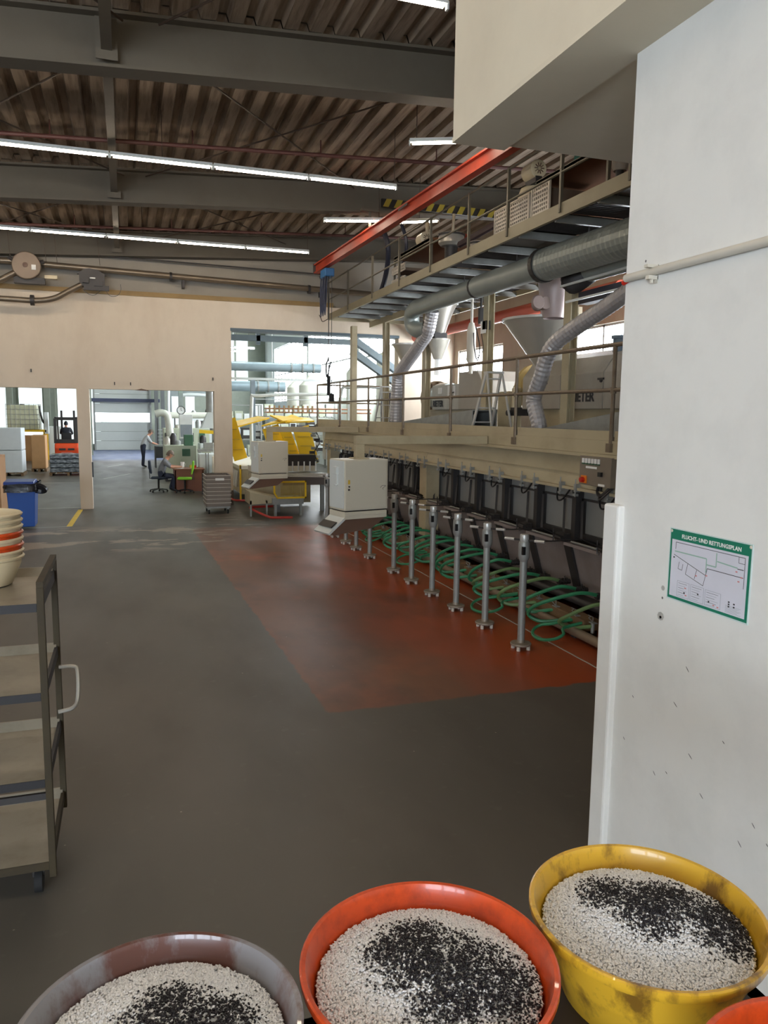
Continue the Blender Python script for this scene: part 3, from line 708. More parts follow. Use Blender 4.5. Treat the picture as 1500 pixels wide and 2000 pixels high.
# sloping sheet trays
def tray(y0, y1, label):
    t = thing('sloping_tray', label, 'tray', (6.2, y0, 2.33), 'sloping sheet metal trays')
    q = MB(); q.prism([(y0, 2.68), (y1, 2.4), (y1, 2.34), (y0, 2.34)], 'yz', 6.42, 6.45); q.prism([(y0, 2.7), (y1, 2.42), (y1, 2.4), (y0, 2.68)], 'yz', 5.95, 6.45)
    q.b(5.95, 6.45, y1 - .02, y1, 2.34, 2.42); q.prism([(y0, 2.68), (y1, 2.4), (y1, 2.34), (y0, 2.34)], 'yz', 5.95, 5.97)
    q.build('tray_sheet', galv, t); return t
tray(8.0, 10.12, 'sloping grey sheet tray under the near lettered housing')
tray(12.6, 16.6, 'sloping grey sheet tray under the farther chamfered housing')

# pump gear between the housings
t = thing('pump_unit', 'cream pump unit with pipework beside the big stepladder', 'pump', (6.9, 12.6, 2.33))
MB().b(6.76, 7.04, 12.75, 13.2, 2.33, 3.05).build('pump_body', beige, t, bev=.02)
q = MB(); q.cyl((6.85, 12.7, 2.33), (6.85, 12.7, 3.1), .05, n=10); q.cyl((6.85, 12.7, 3.1), (7.3, 13.2, 3.1), .04, n=8); q.build('pipework', motorc, t, smooth=True)
q = MB(); q.b(6.8, 7.1, 12.55, 12.85, 2.6, 2.75); q.cyl((6.78, 12.7, 2.65), (6.7, 12.7, 2.65), .05, n=8); q.build('valve', darkst, t)

# stepladders
def ladder(y, x, h, label, g='aluminium stepladders on the platform'):
    t = thing('stepladder', label, 'ladder', (x, y, 2.33), g)
    # leaning side facing -y / leaning along y
    top = (y, 2.33 + h); w = .19
    for s_ in (-1, 1): MB().beam((x + w * s_, y + h * .42, 2.33), (x + w * .75 * s_, y, 2.33 + h), .022, .07, (0, 1, 0)).build('side_rail', alu, t)
    for s_ in (-1, 1): MB().beam((x + w * s_, y - h * .38, 2.33), (x + w * .75 * s_, y - .04, 2.33 + h), .02, .045, (0, 1, 0)).build('rear_leg', alu, t)
    n = max(3, int(h / .25))
    for k in range(n):
        f = (k + .6) / n; yy = y + h * .42 * (1 - f); z = 2.33 + h * f; ww = w * (1 - .25 * f)
        MB().b(x - ww, x + ww, yy - .04, yy + .03, z - .012, z + .012).build('step', alu, t)
    MB().b(x - .16, x + .16, y - .08, y + .06, 2.33 + h - .01, 2.33 + h + .02).build('top_platform', alu, t)
    return t
ladder(12.0, 6.05, 1.0, 'large aluminium stepladder between the two housings')
ladder(17.0 + .55, 6.0, .92, 'small aluminium stepladder by the blue drum')
# blue drum
t = thing('blue_drum', 'dark blue drum behind the small stepladder', 'drum', (6.6, 18.4, 2.33))
MB().lathe((6.98, 20.0, 2.33), [(0, 0), (.29, 0), (.3, .3), (.31, .31), (.3, .32), (.3, .58), (.31, .59), (.3, .6), (.29, .9), (0, .9)], 20).build('drum_body', mat('dark blue drum paint', (30, 42, 84), .4), t, smooth=True)
MB().lathe((6.98, 20.0, 3.2), [(.3, 0), (.32, 0), (.32, .05), (.3, .05)], 20, closed=True).build('lid_ring', alu, t, smooth=True)

# ================================================================== ducts and hoses
def ribbed(pts, r, n=10, amp=.012, step=.05):
    P = [Vector(p) for p in pts]; out = []; rad = []; 
    L_ = [0]
    for a, c in zip(P[:-1], P[1:]): L_.append(L_[-1] + (c - a).length)
    k = max(4, int(L_[-1] / step)); 
    for i in range(k + 1):
        s_ = L_[-1] * i / k; j = 0
        while j < len(L_) - 2 and L_[j + 1] < s_: j += 1
        f = (s_ - L_[j]) / max(1e-6, L_[j + 1] - L_[j]); out.append(P[j].lerp(P[j + 1], f)); rad.append(r + (amp if i % 2 else 0))
    return MB().path(out, r, n, True, rad)
t = thing('spiral_duct', 'large galvanised spiral duct running under the catwalk', 'duct', (6, 8, 4.85))
ribbed([(6.0, 7.5, 4.80), (6.0, 10.45, 4.84)], .232, 20, .008, .05).build('duct_section', duct, t)
MB().lathe((6.0, 10.3, 4.84), [(.24, 0), (.255, 0), (.255, .1), (.24, .1)], 20, 'y').build('collar', darkst, t)
ribbed([(6.0, 10.45, 4.84), (6.0, 12.6, 4.86)], .19, 16, .004, .1).build('duct_section', duct, t, smooth=True)
MB().lathe((6.0, 12.6, 4.86), [(.19, 0), (.2, 0), (.2, .06), (.19, .06)], 18, 'y').build('collar', darkst, t)
ribbed([(6.0, 12.6, 4.86), (6.0, 15.6, 4.88)], .17, 14, .004, .12).build('duct_section', duct, t, smooth=True)
q = MB(); q.path(curve([(6.0, 15.6, 4.88), (6.02, 15.95, 4.8), (6.05, 16.0, 4.55), (6.1, 15.75, 4.42), (6.2, 15.5, 4.42)], 4), .17, 12); q.build('duct_elbow', duct, t, smooth=True)
q = MB(); q.cyl((6.0, 13.2, 4.88), (6.0, 13.2, 5.15), .008, n=5); q.cyl((6.0, 9.2, 4.9), (6.0, 9.2, 5.15), .008, n=5); q.cyl((6.0, 11.2, 4.9), (6.0, 11.2, 5.15), .008, n=5); q.build('hanger', darkst, t)
t = thing('branch_duct', 'smaller galvanised duct with dark flexible elbow beside the pink-grey cone', 'duct', (6.4, 9, 4.65))
ribbed([(6.4, 7.5, 4.66), (6.4, 9.75, 4.68)], .15, 16, .003, .1).build('duct_section', duct, t, smooth=True)
ribbed(curve([(6.4, 9.75, 4.68), (6.4, 10.0, 4.62), (6.42, 10.2, 4.6), (6.44, 10.28, 4.75), (6.4, 10.3, 4.9)], 4), .15, 14, .025, .025).build('flexible_elbow', darkst, t, smooth=True)
tag(MB().b(6.62, 6.8, 7.5, 10.35, 4.3, 4.48).build('dark_beam', mat('dark purple grey steel', (50, 48, 56), .6)), 'dark steel beam under the smaller duct', 'beam')
q = MB()
for (z, x) in ((4.3, 6.3), (4.52, 6.2), (4.95, 6.6)): q.b(x, x + .03, 7.5, 10.2, z - .015, z + .015)
tag(q.build('cable_duct', whiteblue), 'thin pale cable ducts running beside the dark beam', 'conduit')
# silver hoses
def silver(name, pts, r, label, straps):
    t = thing(name, label, 'hose', tuple(pts[-1]), 'silver foil hoses')
    P = curve(pts, 6)
    ribbed(P, r, 14, .008, .035).build('foil_hose', foil, t, smooth=False)
    for (a, b_) in straps: q = MB(); q.path([Vector(a), Vector(b_)], r * 1.07, 14); q.build('clamp_band', darkst, t)
    return t
silver('silver_hose', [(6.35, 8.4, 4.35), (6.25, 9.0, 4.1), (6.15, 9.6, 3.88), (6.05, 10.0, 3.68), (6.0, 10.18, 3.45), (6.0, 10.3, 3.2), (6.0, 10.45, 2.98), (6.0, 10.5, 2.82), (6.0, 10.4, 2.62), (6.0, 10.32, 2.48), (6.0, 10.3, 2.34)], .115, 'near silver foil hose bending down to the platform', [])
silver('silver_hose', [(6.2, 15.2, 4.78), (6.2, 15.3, 4.6), (6.2, 15.4, 4.42), (6.2, 15.55, 4.3), (6.15, 15.95, 4.05), (6.1, 16.5, 3.75), (6.05, 16.85, 3.5), (6.05, 16.95, 3.1), (6.05, 17.0, 2.34)], .135, 'farther silver foil hose descending beside the small stepladder', [((6.2, 15.4, 4.48), (6.2, 15.38, 4.58))])
q = MB(); q.cyl((6.12, 10.35, 3.5), (6.12, 10.35, 3.1), .012, n=6); q.c(6.1, 10.35, 3.1, .05, .05, .03)
tag(q.build('hanging_bar', darkst), 'small dark bar hanging beside the near silver hose', 'bar')

# hoppers
def hopper(x, y, label, prof, m_, g='steel hoppers on the extruders', extra=None):
    t = thing('hopper', label, 'hopper', (x, y, prof[0][1]), g)
    MB().lathe((x, y, 0), prof, 26).build('cone', m_, t, smooth=True)
    rt, zt = prof[-1]
    MB().lathe((x, y, zt), [(rt, -.02), (rt + .02, -.02), (rt + .02, .02), (rt, .02)], 26, closed=True).build('rim', alu, t, smooth=True)
    if extra: extra(t)
    return t
def ex1(t):
    q = MB(); q.b(7.0, 7.7, 11.4, 12.3, 4.28, 4.34); q.c(7.15, 11.4, 4.36, .3, .25, .12); q.c(7.5, 11.9, 4.38, .2, .3, .16); q.build('lid', motorc, t)
    q = MB()
    for y in (11.75, 12.1): q.path(curve([(7.0, y, 4.3), (7.0, y + .02, 4.55), (7.0, y - .1, 4.62), (7.0, y - .2, 4.5), (7.0, y - .2, 4.32)], 3), .008, 4)
    q.build('wire_loop', galv, t)
hopper(7.15, 12.15, 'wide stainless hopper standing behind the near silver hose', [(.16, 3.35), (.2, 3.5), (.78, 4.28)], stain, extra=ex1)
def ex2(t):
    q = MB(); q.lathe((6.35, 11.1, 4.42), [(.0, -.03), (.07, -.03), (.1, -.03), (.12, 0), (.1, .03), (0, .03)], 16, 'y'); q.cyl((6.5, 11.1, 4.42), (6.5, 11.4, 4.42), .1, n=12)
    q.build('hand_wheel', mat('pinkish wheel', (150, 132, 126), .5, .2), t, smooth=True)
hopper(6.75, 11.25, 'pinkish grey cone with a hand wheel under the large duct', [(.18, 4.2), (.22, 4.35), (.3, 4.9), (.32, 5.0)], mat('pinkish grey cone', (176, 160, 158), .4, .2), extra=ex2)
def ex3(t):
    q = MB(); q.lathe((6.8, 16.3, 3.86), [(.1, 0), (.26, .42), (.27, .42), (.27, .45), (0, .45)], 20); q.build('lower_cone', mat('bright steel', (214, 210, 196), .35, .3), t, smooth=True)
    q = MB(); q.c(6.8, 16.3, 4.38, .3, .3, .12); q.cyl((6.6, 16.1, 4.36), (6.4, 15.9, 4.34), .03, n=6); q.build('slide_gate', darkst, t)
    q = MB(); q.cyl((6.8, 16.3, 3.5), (6.8, 16.3, 3.88), .08, n=12); q.build('outlet', glass('clear outlet', (214, 224, 228), .6), t, smooth=True)
hopper(6.8, 16.3, 'tall steel cone with a bright lower cone behind the farther silver hose', [(.14, 4.4), (.3, 4.85), (.42, 5.1)], stain, extra=ex3)
hopper(7.0, 18.9, 'small stainless hopper left of the farther silver hose', [(.1, 3.9), (.38, 4.4)], stain)
# red duct beyond the hoppers
tag(MB().cyl((8.2, 11.5, 4.83), (8.2, 21.4, 4.86), .13, n=14).build('red_duct', mat('salmon red duct', (196, 84, 60), .45, 0, .08), smooth=True), 'salmon red round duct running behind the hoppers', 'duct')
# pneumatic feed tube with gauge
t = thing('feed_tube', 'white vertical feed tube with valves between the two housings', 'pipe', (6.4, 14.1, 3.4))
q = MB(); q.cyl((6.5, 13.9, 5.1), (6.5, 13.9, 4.4), .028, n=8); q.build('upper_rod', conduit, t, smooth=True)
q = MB(); q.lathe((6.5, 13.9, 0), [(0, 3.4), (.04, 3.42), (.05, 3.6), (.09, 3.68), (.09, 4.25), (.05, 4.4), (0, 4.4)], 14); q.build('tube', conduit, t, smooth=True)
q = MB(); q.c(6.55, 13.6, 4.5, .08, .08, .3); q.c(6.55, 13.35, 4.3, .1, .14, .16); q.build('valve_block', darkst, t)
MB().b(6.5, 6.52, 13.3, 13.5, 4.15, 4.38).build('white_box', papr, t)
q = MB(); q.path(curve([(6.5, 13.7, 4.3), (6.52, 13.55, 3.9), (6.5, 13.6, 3.65), (6.5, 13.75, 3.9), (6.5, 13.8, 4.2)], 4), .012, 5); q.path(curve([(6.5, 13.45, 4.15), (6.52, 13.4, 3.85), (6.5, 13.6, 3.7)], 4), .008, 5); q.cyl((6.55, 13.6, 5.1), (6.55, 13.6, 4.6), .02, n=6); q.build('air_line', darkst, t)

# ================================================================== upper catwalk
cw = thing('upper_catwalk', 'upper steel catwalk with grating floor and handrail above the platform', 'catwalk', (5.4, 7, 5.15))
CX0, CX1, CY0, CY1, CZ = 5.4, 8.1, 6.2, 20.9, 5.16
MB().b(CX0, CX0 + .05, CY0, CY1, CZ, CZ + .17).build('edge_beam', mat('catwalk beam', (140, 132, 108), .5, .2), cw)
MB().b(CX1 - .05, CX1, CY0, CY1, CZ, CZ + .17).build('edge_beam', beige, cw)
MB().b(CX0, CX1, CY1 - .05, CY1, CZ, CZ + .15).build('edge_beam', beige, cw)
MB().b(6.6, 6.66, CY0, CY1, CZ - .14, CZ + .02).build('middle_beam', beige, cw)
n = 15
for i in range(n):
    y = CY0 + (CY1 - CY0) * i / n
    q = MB(); q.b(CX0 + .05, CX1 - .05, y - .025, y + .025, CZ - .02, CZ + .08); q.build('cross_beam', galv, cw)
    # grating panels: bearing bars one way
    if i % 3 != 1:
        for (xa, xb) in ((5.47, 6.6), (6.66, 8.0)):
            q = MB(); yy = y + .06
            while yy < y + (CY1 - CY0) / n - .05:
                q.b(xa, xb, yy, yy + .006, CZ + .09, CZ + .12); yy += .07
            for xx in np.arange(xa + .05, xb, .22): q.b(xx, xx + .006, y + .04, y + .94, CZ + .11, CZ + .12)
            q.build('grating_panel', darkst, cw)
    else:
        MB().b(5.47, 8.0, y + .04, y + .94, CZ + .09, CZ + .1).build('floor_plate', mat('brown floor plate', (74, 66, 56), .6, .3), cw)
ry = [20.85, 18.9, 16.9, 15.1, 13.4, 11.75, 10.4, 8.95, 7.5]
for y in ry:
    q = MB(); q.b(CX0 - .02, CX0 + .02, y - .02, y + .02, CZ + .05, CZ + 1.02); q.build('rail_post', mat('catwalk rail', (104, 98, 84), .5, .3), cw)
for z in (1.0, .55): MB().cyl((CX0, 6.2, CZ + z), (CX0, 20.85, CZ + z), .018, n=7).build('handrail', MATS['catwalk rail'], cw, smooth=True)
for z in (1.0, .55): MB().cyl((CX1, 6.2, CZ + z), (CX1, 20.85, CZ + z), .018, n=7).build('handrail', MATS['catwalk rail'], cw, smooth=True)
for y in (19, 16, 13, 10, 7.2): MB().b(CX1 - .02, CX1 + .02, y - .02, y + .02, CZ + .1, CZ + 1.0).build('rail_post', MATS['catwalk rail'], cw)
MB().path(curve([(5.4, 20.9, 5.2), (5.25, 20.9, 5.12), (5.2, 20.9, 5.2), (5.15, 20.9, 5.3)], 3), .012, 5).build('hook', rodm, cw)

# feeder stands on the catwalk
def stand(y0, y1, z1, label):
    t = thing('feeder_stand', label, 'stand', (5.65, y0, CZ + .12), 'brown feeder stands on the catwalk')
    zb = CZ + .12
    for y in (y0, y1):
        for x in (5.62, 6.9): MB().b(x - .02, x + .02, y - .02, y + .02, zb, z1).build('leg', MATS['catwalk rail'], t)
    MB().b(5.6, 6.95, y0, y1, z1 - .03, z1 + .02).build('top_board', shelfwood, t)
    MB().b(5.6, 6.95, y0, y1, zb + .1, zb + .13).build('lower_board', shelfwood, t)
    q = MB(); q.b(5.6, 5.63, y0, y1, z1 - .05, z1 + .03); q.b(5.6, 5.63, y0, y1, zb + .08, zb + .14); q.build('frame', MATS['catwalk rail'], t)
    return t
stand(8.25, 9.95, 5.86, 'brown two-board stand nearest the cream beam')
stand(13.9, 16.0, 5.93, 'brown two-board stand at the far part of the catwalk')
# perforated guards
def pguard(y0, y1, z0, z1, label):
    t = thing('perforated_guard', label, 'guard', (5.58, y0, z0), 'perforated guards on the catwalk')
    q = MB(); nu = int((y1 - y0) / .055); nv = int((z1 - z0) / .055)
    for i in range(nu + 1):
        y = y0 + (y1 - y0) * i / nu; q.b(5.56, 5.57, y - .013, y + .013, z0, z1)
    for j in range(nv + 1):
        z = z0 + (z1 - z0) * j / nv; q.b(5.558, 5.568, y0, y1, z - .013, z + .013)
    q.build('perforated_sheet', perf, t)
    q = MB(); q.b(5.55, 5.58, y0, y0 + .03, z0, z1); q.b(5.55, 5.58, y1 - .03, y1, z0, z1); q.b(5.55, 5.58, y0, y1, z1, z1 + .02); q.build('frame', perf, t)
    MB().b(5.6, 6.5, y0 + .1, y1 - .1, z0, z1 - .06).build('housing', mat('shaded brown drive box', (108, 92, 78), .7), t)  # one even dark brown on every face
pguard(10.05, 11.15, 5.3, 5.74, 'large pale perforated guard on the catwalk')
pguard(9.5, 10.0, 5.3, 5.78, 'small pale perforated guard beside the near stand')
pguard(15.2, 16.0, 5.3, 5.44, 'low perforated guard on the far stand, lower one')
pguard(15.2, 16.0, 5.58, 5.7, 'low perforated guard on the far stand, upper one')
# motors, domes, pots
def motor(x, y, z, r, l, label):
    t = thing('drive_motor', label, 'motor', (x, y, z), 'cream motors on the catwalk')
    MB().lathe((x, y - l / 2, z), [(0, 0), (r * .7, 0), (r, .02), (r, l), (0, l)], 18, 'y').build('motor_body', motorc, t, smooth=True)
    q = MB()
    for k in range(10):
        a = 2 * PI * k / 10; q.beam((x + r * .6 * math.cos(a), y - l / 2 - .004, z + r * .6 * math.sin(a)), (x + r * .2 * math.cos(a), y - l / 2 - .004, z + r * .2 * math.sin(a)), .015, .01)
    q.build('fan_grille', brownu, t)
    MB().b(x - .05, x + .05, y - l / 2, y + l / 2, z - r - .06, z - r * .8).build('foot', darkst, t)
motor(5.75, 10.3, 6.14, .13, .3, 'round cream motor above the near brown stand')
motor(5.8, 14.75, 6.1, .13, .3, 'round cream motor above the far brown stand')
t = thing('vacuum_dome', 'cream dome lid behind the large perforated guard', 'lid', (5.85, 10.5, 5.7))
MB().lathe((5.85, 10.45, 5.72), [(0.24, 0), (.24, .12), (.2, .22), (.12, .26), (0, .27)], 20).build('dome', motorc, t, smooth=True)
MB().lathe((5.85, 10.45, 5.3), [(0, 0), (.2, 0), (.2, .44), (0, .44)], 16).build('base', darkst, t, smooth=True)
def pot(x, y, z, r, h, m_, label):
    t = thing('steel_pot', label, 'container', (x, y, z))
    MB().lathe((x, y, z), [(0, 0), (r * .8, 0), (r, .05), (r, h), (r * .9, h + .03), (0, h + .05)], 18).build('pot_body', m_, t, smooth=True)
    MB().lathe((x, y, z + h - .02), [(r, 0), (r + .02, 0), (r + .02, .03), (r, .03)], 18, closed=True).build('clamp_ring', darkst, t)
    q = MB(); q.cyl((x, y, CZ + .12), (x, y, z + .02), r * .5, n=12); q.build('stand_pipe', darkst, t, smooth=True)
pot(5.85, 13.5, 5.72, .24, .2, stain, 'round steel pot on a dark stand on the catwalk')
pot(5.8, 12.3, 5.35, .12, .18, mat('grey plastic pot', (168, 158, 146), .5), 'small pale spout pot on the catwalk floor')
pot(5.85, 8.35, 5.6, .1, .2, mat('grey plastic pot', (168, 158, 146), .5), 'small pale pot beside the near stand by the wall')
tag(MB().cyl((6.2, 14.25, 6.0), (6.2, 14.2, 6.5), .03, n=8).build('riser_pipe', motorc, smooth=True), 'thin cream riser pipe right of the far motor', 'pipe')
tag(MB().cyl((6.0, 15.1, 6.0), (6.0, 15.1, 6.55), .04, n=8).build('riser_pipe', motorc, smooth=True), 'thicker cream riser pipe left of the far motor', 'pipe')
tag(MB().prism([(8.9, 5.9), (9.7, 5.9), (9.6, 6.3), (9.0, 6.3)], 'yz', 6.0, 6.6).build('green_hopper_box', teal), 'green metal box on top of the near brown stand', 'box')
tag(MB().b(6.1, 6.6, 8.3, 8.8, 5.9, 6.2).build('orange_box', orange), 'orange box at the right end of the near stand', 'box')
tag(MB().b(6.0, 6.5, 14.1, 14.5, 5.96, 6.12).build('orange_box', orange), 'dull orange box on the far brown stand', 'box')
tag(MB().cyl((5.9, 11.3, 5.75), (5.9, 13.2, 5.7), .06, n=8).build('screw_tube', mat('dark purple tube', (66, 48, 50), .5), smooth=True), 'dark reddish feed tube between the pot and the guard', 'pipe')
q = MB(); q.path(curve([(5.7, 17.2, 6.9), (5.8, 17.0, 6.4), (5.9, 17.4, 5.9), (6.0, 18.2, 5.5), (5.9, 18.6, 5.3)], 5), .06, 8); q.path(curve([(6.0, 16.8, 7.0), (6.1, 16.6, 6.4), (6.2, 17.2, 5.9), (6.2, 18.0, 5.4)], 5), .04, 7)
tag(q.build('flex_hose', mat('dark blue flexible hose', (38, 42, 58), .5), smooth=True), 'dark blue flexible hoses at the far end of the catwalk', 'hose')

# crane rail, hazard beam, hoist
t = thing('crane_rail', 'orange red monorail crane beam over the platform edge', 'crane', (5, 10, 6.33))
a, c = Vector((4.84, 20.0, 6.34)), Vector((5.2, 8.6, 6.34))
q = MB(); q.beam(a + Vector((0, 0, .1)), c + Vector((0, 0, .1)), .14, .03); q.beam(a, c, .03, .2); q.beam(a - Vector((0, 0, .1)), c - Vector((0, 0, .1)), .14, .03); q.build('rail_beam', orange, t)
q = MB(); q.beam(a, a + (c - a).normalized() * .03, .16, .26); q.build('end_stop', darkst, t)
q = MB(); m_ = a.lerp(c, .37); q.beam(m_ + Vector((0, 0, .12)), m_ + Vector((0, 0, .5)), .05, .03, (0, 1, 0)); q.b(m_.x - .2, m_.x + .2, m_.y - .05, m_.y + .05, 6.8, 6.85); q.build('hanger_plate', beamgrey, t)
q = MB(); e = a.lerp(c, .55); q.b(e.x - .078, e.x - .071, e.y - .25, e.y + .25, 6.38, 6.42); q.build('dark_marking', darkst, t)
t = thing('hazard_beam', 'yellow and black striped beam crossing behind the crane rail', 'beam', (5.5, 15.7, 6.9))
MB().b(5.2, 8.6, 15.66, 15.72, 6.9, 7.06).build('beam_face', blackh, t)
for i in range(14):
    x = 5.22 + i * .24; q = MB(); q.prism([(x, 6.9), (x + .12, 6.9), (x + .2, 7.06), (x + .08, 7.06)], 'xz', 15.645, 15.66); q.build('stripe', hazy, t)
t = thing('chain_hoist', 'blue electric chain hoist at the far end of the crane rail', 'hoist', (4.9, 19.2, 6.0))
MB().b(4.78, 5.02, 18.8, 19.3, 5.98, 6.18).build('hoist_body', blueh, t, bev=.02)
q = MB(); q.lathe((4.9, 19.3, 6.06), [(0, 0), (.09, 0), (.09, .2), (0, .2)], 12, 'y'); q.build('motor_end', darkst, t, smooth=True)
q = MB()
for i in range(7):
    y = 18.85 + i * .07; q.path(curve([(4.8 + .03 * (i % 3), y, 6.0), (4.78, y + .02, 5.6), (4.8, y + .04, 5.05 + .12 * (i % 3)), (4.84, y + .05, 5.6), (4.86, y + .03, 6.0)], 3), .018, 5)
q.build('cable_bundle', mat('dark blue cable', (42, 48, 70), .5), t)
q = MB(); q.path([(4.9, 18.9, 6.0), (4.9, 18.9, 3.3)], .012, 5); q.path([(4.95, 18.8, 6.0), (4.95, 18.8, 4.6), (4.95, 18.8, 3.1)], .008, 5); q.build('chain', blackp, t)
q = MB(); q.c(4.95, 18.8, 3.0, .12, .1, .2); q.path(curve([(4.9, 18.9, 4.0), (4.84, 18.9, 3.8), (4.86, 18.9, 3.5), (4.95, 18.9, 3.9)], 4), .02, 5); q.c(4.9, 18.9, 3.3, .07, .07, .5); q.build('pendant', blackp, t)

# ================================================================== pneumatic pipes on the end wall
t = thing('conveying_pipe', 'long brown grey conveying pipe running along the upper end wall', 'pipe', (0, 21.2, 6.1))
pipem = mat('worn steel pipe', (118, 106, 90), .35, .5, .2, 3)
MB().cyl((-1.8, 21.2, 6.2), (7.2, 21.2, 5.98), .075, n=14).build('pipe_run', pipem, t, smooth=True)
for x in (1.2, 4.9): MB().lathe((x, 21.2, 6.13 - .0244 * x), [(.076, 0), (.12, 0), (.12, .06), (.076, .06)], 14, 'x').build('flange', darkst, t, smooth=True)
for x in (1.55, 5.3): MB().b(x - .03, x + .03, 21.2, 21.5, 5.85, 6.05).build('bracket', darkst, t)
t = thing('diverter_valve', 'round brown diverter valve with a white tag on the conveying pipe', 'valve', (-2.2, 21.1, 6.1))
MB().lathe((-2.2, 21.0, 6.12), [(0, 0), (.31, 0), (.33, .02), (.33, .16), (0, .16)], 28, 'y').build('disc', mat('brown grey disc', (128, 112, 96), .5, .3), t, smooth=True)
MB().b(-2.08, -1.98, 20.985, 21.0, 6.02, 6.14).build('tag_plate', papr, t)
MB().lathe((-2.22, 20.98, 6.13), [(0, 0), (.06, .0), (.06, .02)], 10, 'y').build('hub', brownu, t)
q = MB(); q.cyl((-2.6, 21.1, 6.3), (-2.45, 21.1, 6.2), .05, n=8); q.cyl((-1.95, 21.1, 6.2), (-1.8, 21.1, 6.25), .05, n=8); q.b(-2.5, -1.8, 21.1, 21.25, 5.7, 5.85); q.build('clamps', darkst, t)
MB().b(-1.8, -1.5, 21.0, 21.1, 5.83, 5.92).build('cover_plate', motorc, t, bev=.01)
t = thing('second_diverter', 'black diverter valve with drooping pipe right of the round valve', 'valve', (-.7, 21.1, 5.8))
q = MB(); q.b(-1.0, -.4, 21.05, 21.3, 5.72, 6.0); q.prism([(-1.05, 6.0), (-.9, 6.12), (-.75, 6.16), (-.55, 6.12), (-.35, 6.0)], 'xz', 21.05, 21.15); q.c(-.55, 21.02, 5.78, .2, .1, .12); q.c(-.85, 21.02, 5.84, .15, .1, .1); q.b(-.9, -.3, 21.0, 21.1, 5.62, 5.74); q.build('valve_body', darkst, t)
MB().b(-.75, -.62, 21.0, 21.05, 5.9, 5.93).build('name_plate', papr, t)
q = MB(); q.path(curve([(-.95, 21.0, 5.65), (-.8, 21.0, 5.52), (-.65, 21.0, 5.5), (-.5, 21.0, 5.62)], 4), .008, 4); q.path(curve([(-.4, 21.0, 5.65), (-.28, 21.0, 5.5), (-.1, 21.0, 5.52), (-.02, 21.0, 5.65), (-.02, 21.0, 5.8)], 4), .008, 4); q.build('cable', blackp, t)
q = MB(); q.path(curve([(-.95, 21.1, 5.75), (-1.3, 21.1, 5.55), (-1.6, 21.1, 5.38), (-2.0, 21.1, 5.3), (-2.6, 21.1, 5.3), (-6, 21.1, 5.36)], 5), .07, 12)
tag(q.build('drooping_pipe', pipem, smooth=True), 'brown grey pipe drooping from the black valve to the left edge', 'pipe')
tag(MB().lathe((-2.15, 21.1, 5.3), [(.075, 0), (.13, 0), (.13, .09), (.075, .09)], 12, 'x').build('pipe_flange', darkst, smooth=True), 'dark flange on the drooping pipe', 'flange')
q = MB(); q.path(curve([(-2.45, 21.1, 5.95), (-2.9, 21.1, 5.7), (-3.6, 21.1, 5.45), (-4.5, 21.1, 5.3)], 4), .075, 12); tag(q.build('branch_pipe', pipem, smooth=True), 'brown grey pipe slanting down left from the round valve', 'pipe')
tag(MB().cyl((-8, 21.15, 6.22), (-2.5, 21.15, 6.22), .08, n=12).build('inlet_pipe', pipem, smooth=True), 'brown grey pipe entering the round valve from the left edge', 'pipe')
tag(MB().cyl((-8, 21.3, 6.62), (5.3, 21.3, 6.46), .018, n=6).build('cable_conduit', darkst), 'thin dark cable conduit high on the upper end wall', 'conduit')
q = MB()
for x in (-2.55, -1.75, -1.5, -.5): q.cyl((x, 21.1, 6.25), (x - .05, 21.1, 7.0), .009, n=4)
tag(q.build('pipe_hanger', rodm), 'thin rods hanging the conveying pipe from the roof', 'hanger')
# plugs and marks on the cream wall
for i, (x, z) in enumerate(((-2.25, 3.6), (-.25, 3.32), (.15, 3.32), (2.3, 3.5))):
    tag(MB().b(x - .012, x + .012, 21.46, 21.5, z - .04, z + .04).build('wall_hook', darkst), ['small dark hook on the cream wall above the left opening', 'left one of two small dark hooks above the middle opening', 'right one of two small dark hooks above the middle opening', 'small dark hook near the right pillar top'][i], 'hook')
q = MB(); q.prism([(.25, 3.155), (.42, 3.2), (.6, 3.16), (.6, 3.14)], 'xz', 21.495, 21.5); st(q.build('wall_chip', brownu))

# ================================================================== near wall: conduit, plan, marks
t = thing('wall_conduit', 'painted pipe running along the white wall above the escape plan', 'pipe', (2.22, 2, 3.24))
MB().cyl((2.228, -3, 3.24), (2.228, 3.09, 3.24), .018, n=12).build('pipe_run', conduit, t, smooth=True)
for y in (2.9, 1.95, 2.35 - 1.2):
    q = MB(); q.b(2.246, 2.25, y - .012, y + .012, 3.19, 3.27); q.b(2.19, 2.25, y - .012, y + .012, 3.255, 3.268); q.b(2.2, 2.25, y - .012, y + .012, 3.205, 3.222); q.cyl((2.225, y, 3.19), (2.225, y, 3.215), .008, n=6)
    q.build('pipe_clip', conduit, t)
MB().cyl((2.24, 3.09, 3.235), (2.24, 3.125, 3.225), .012, n=8).build('red_cap', redlamp, t)
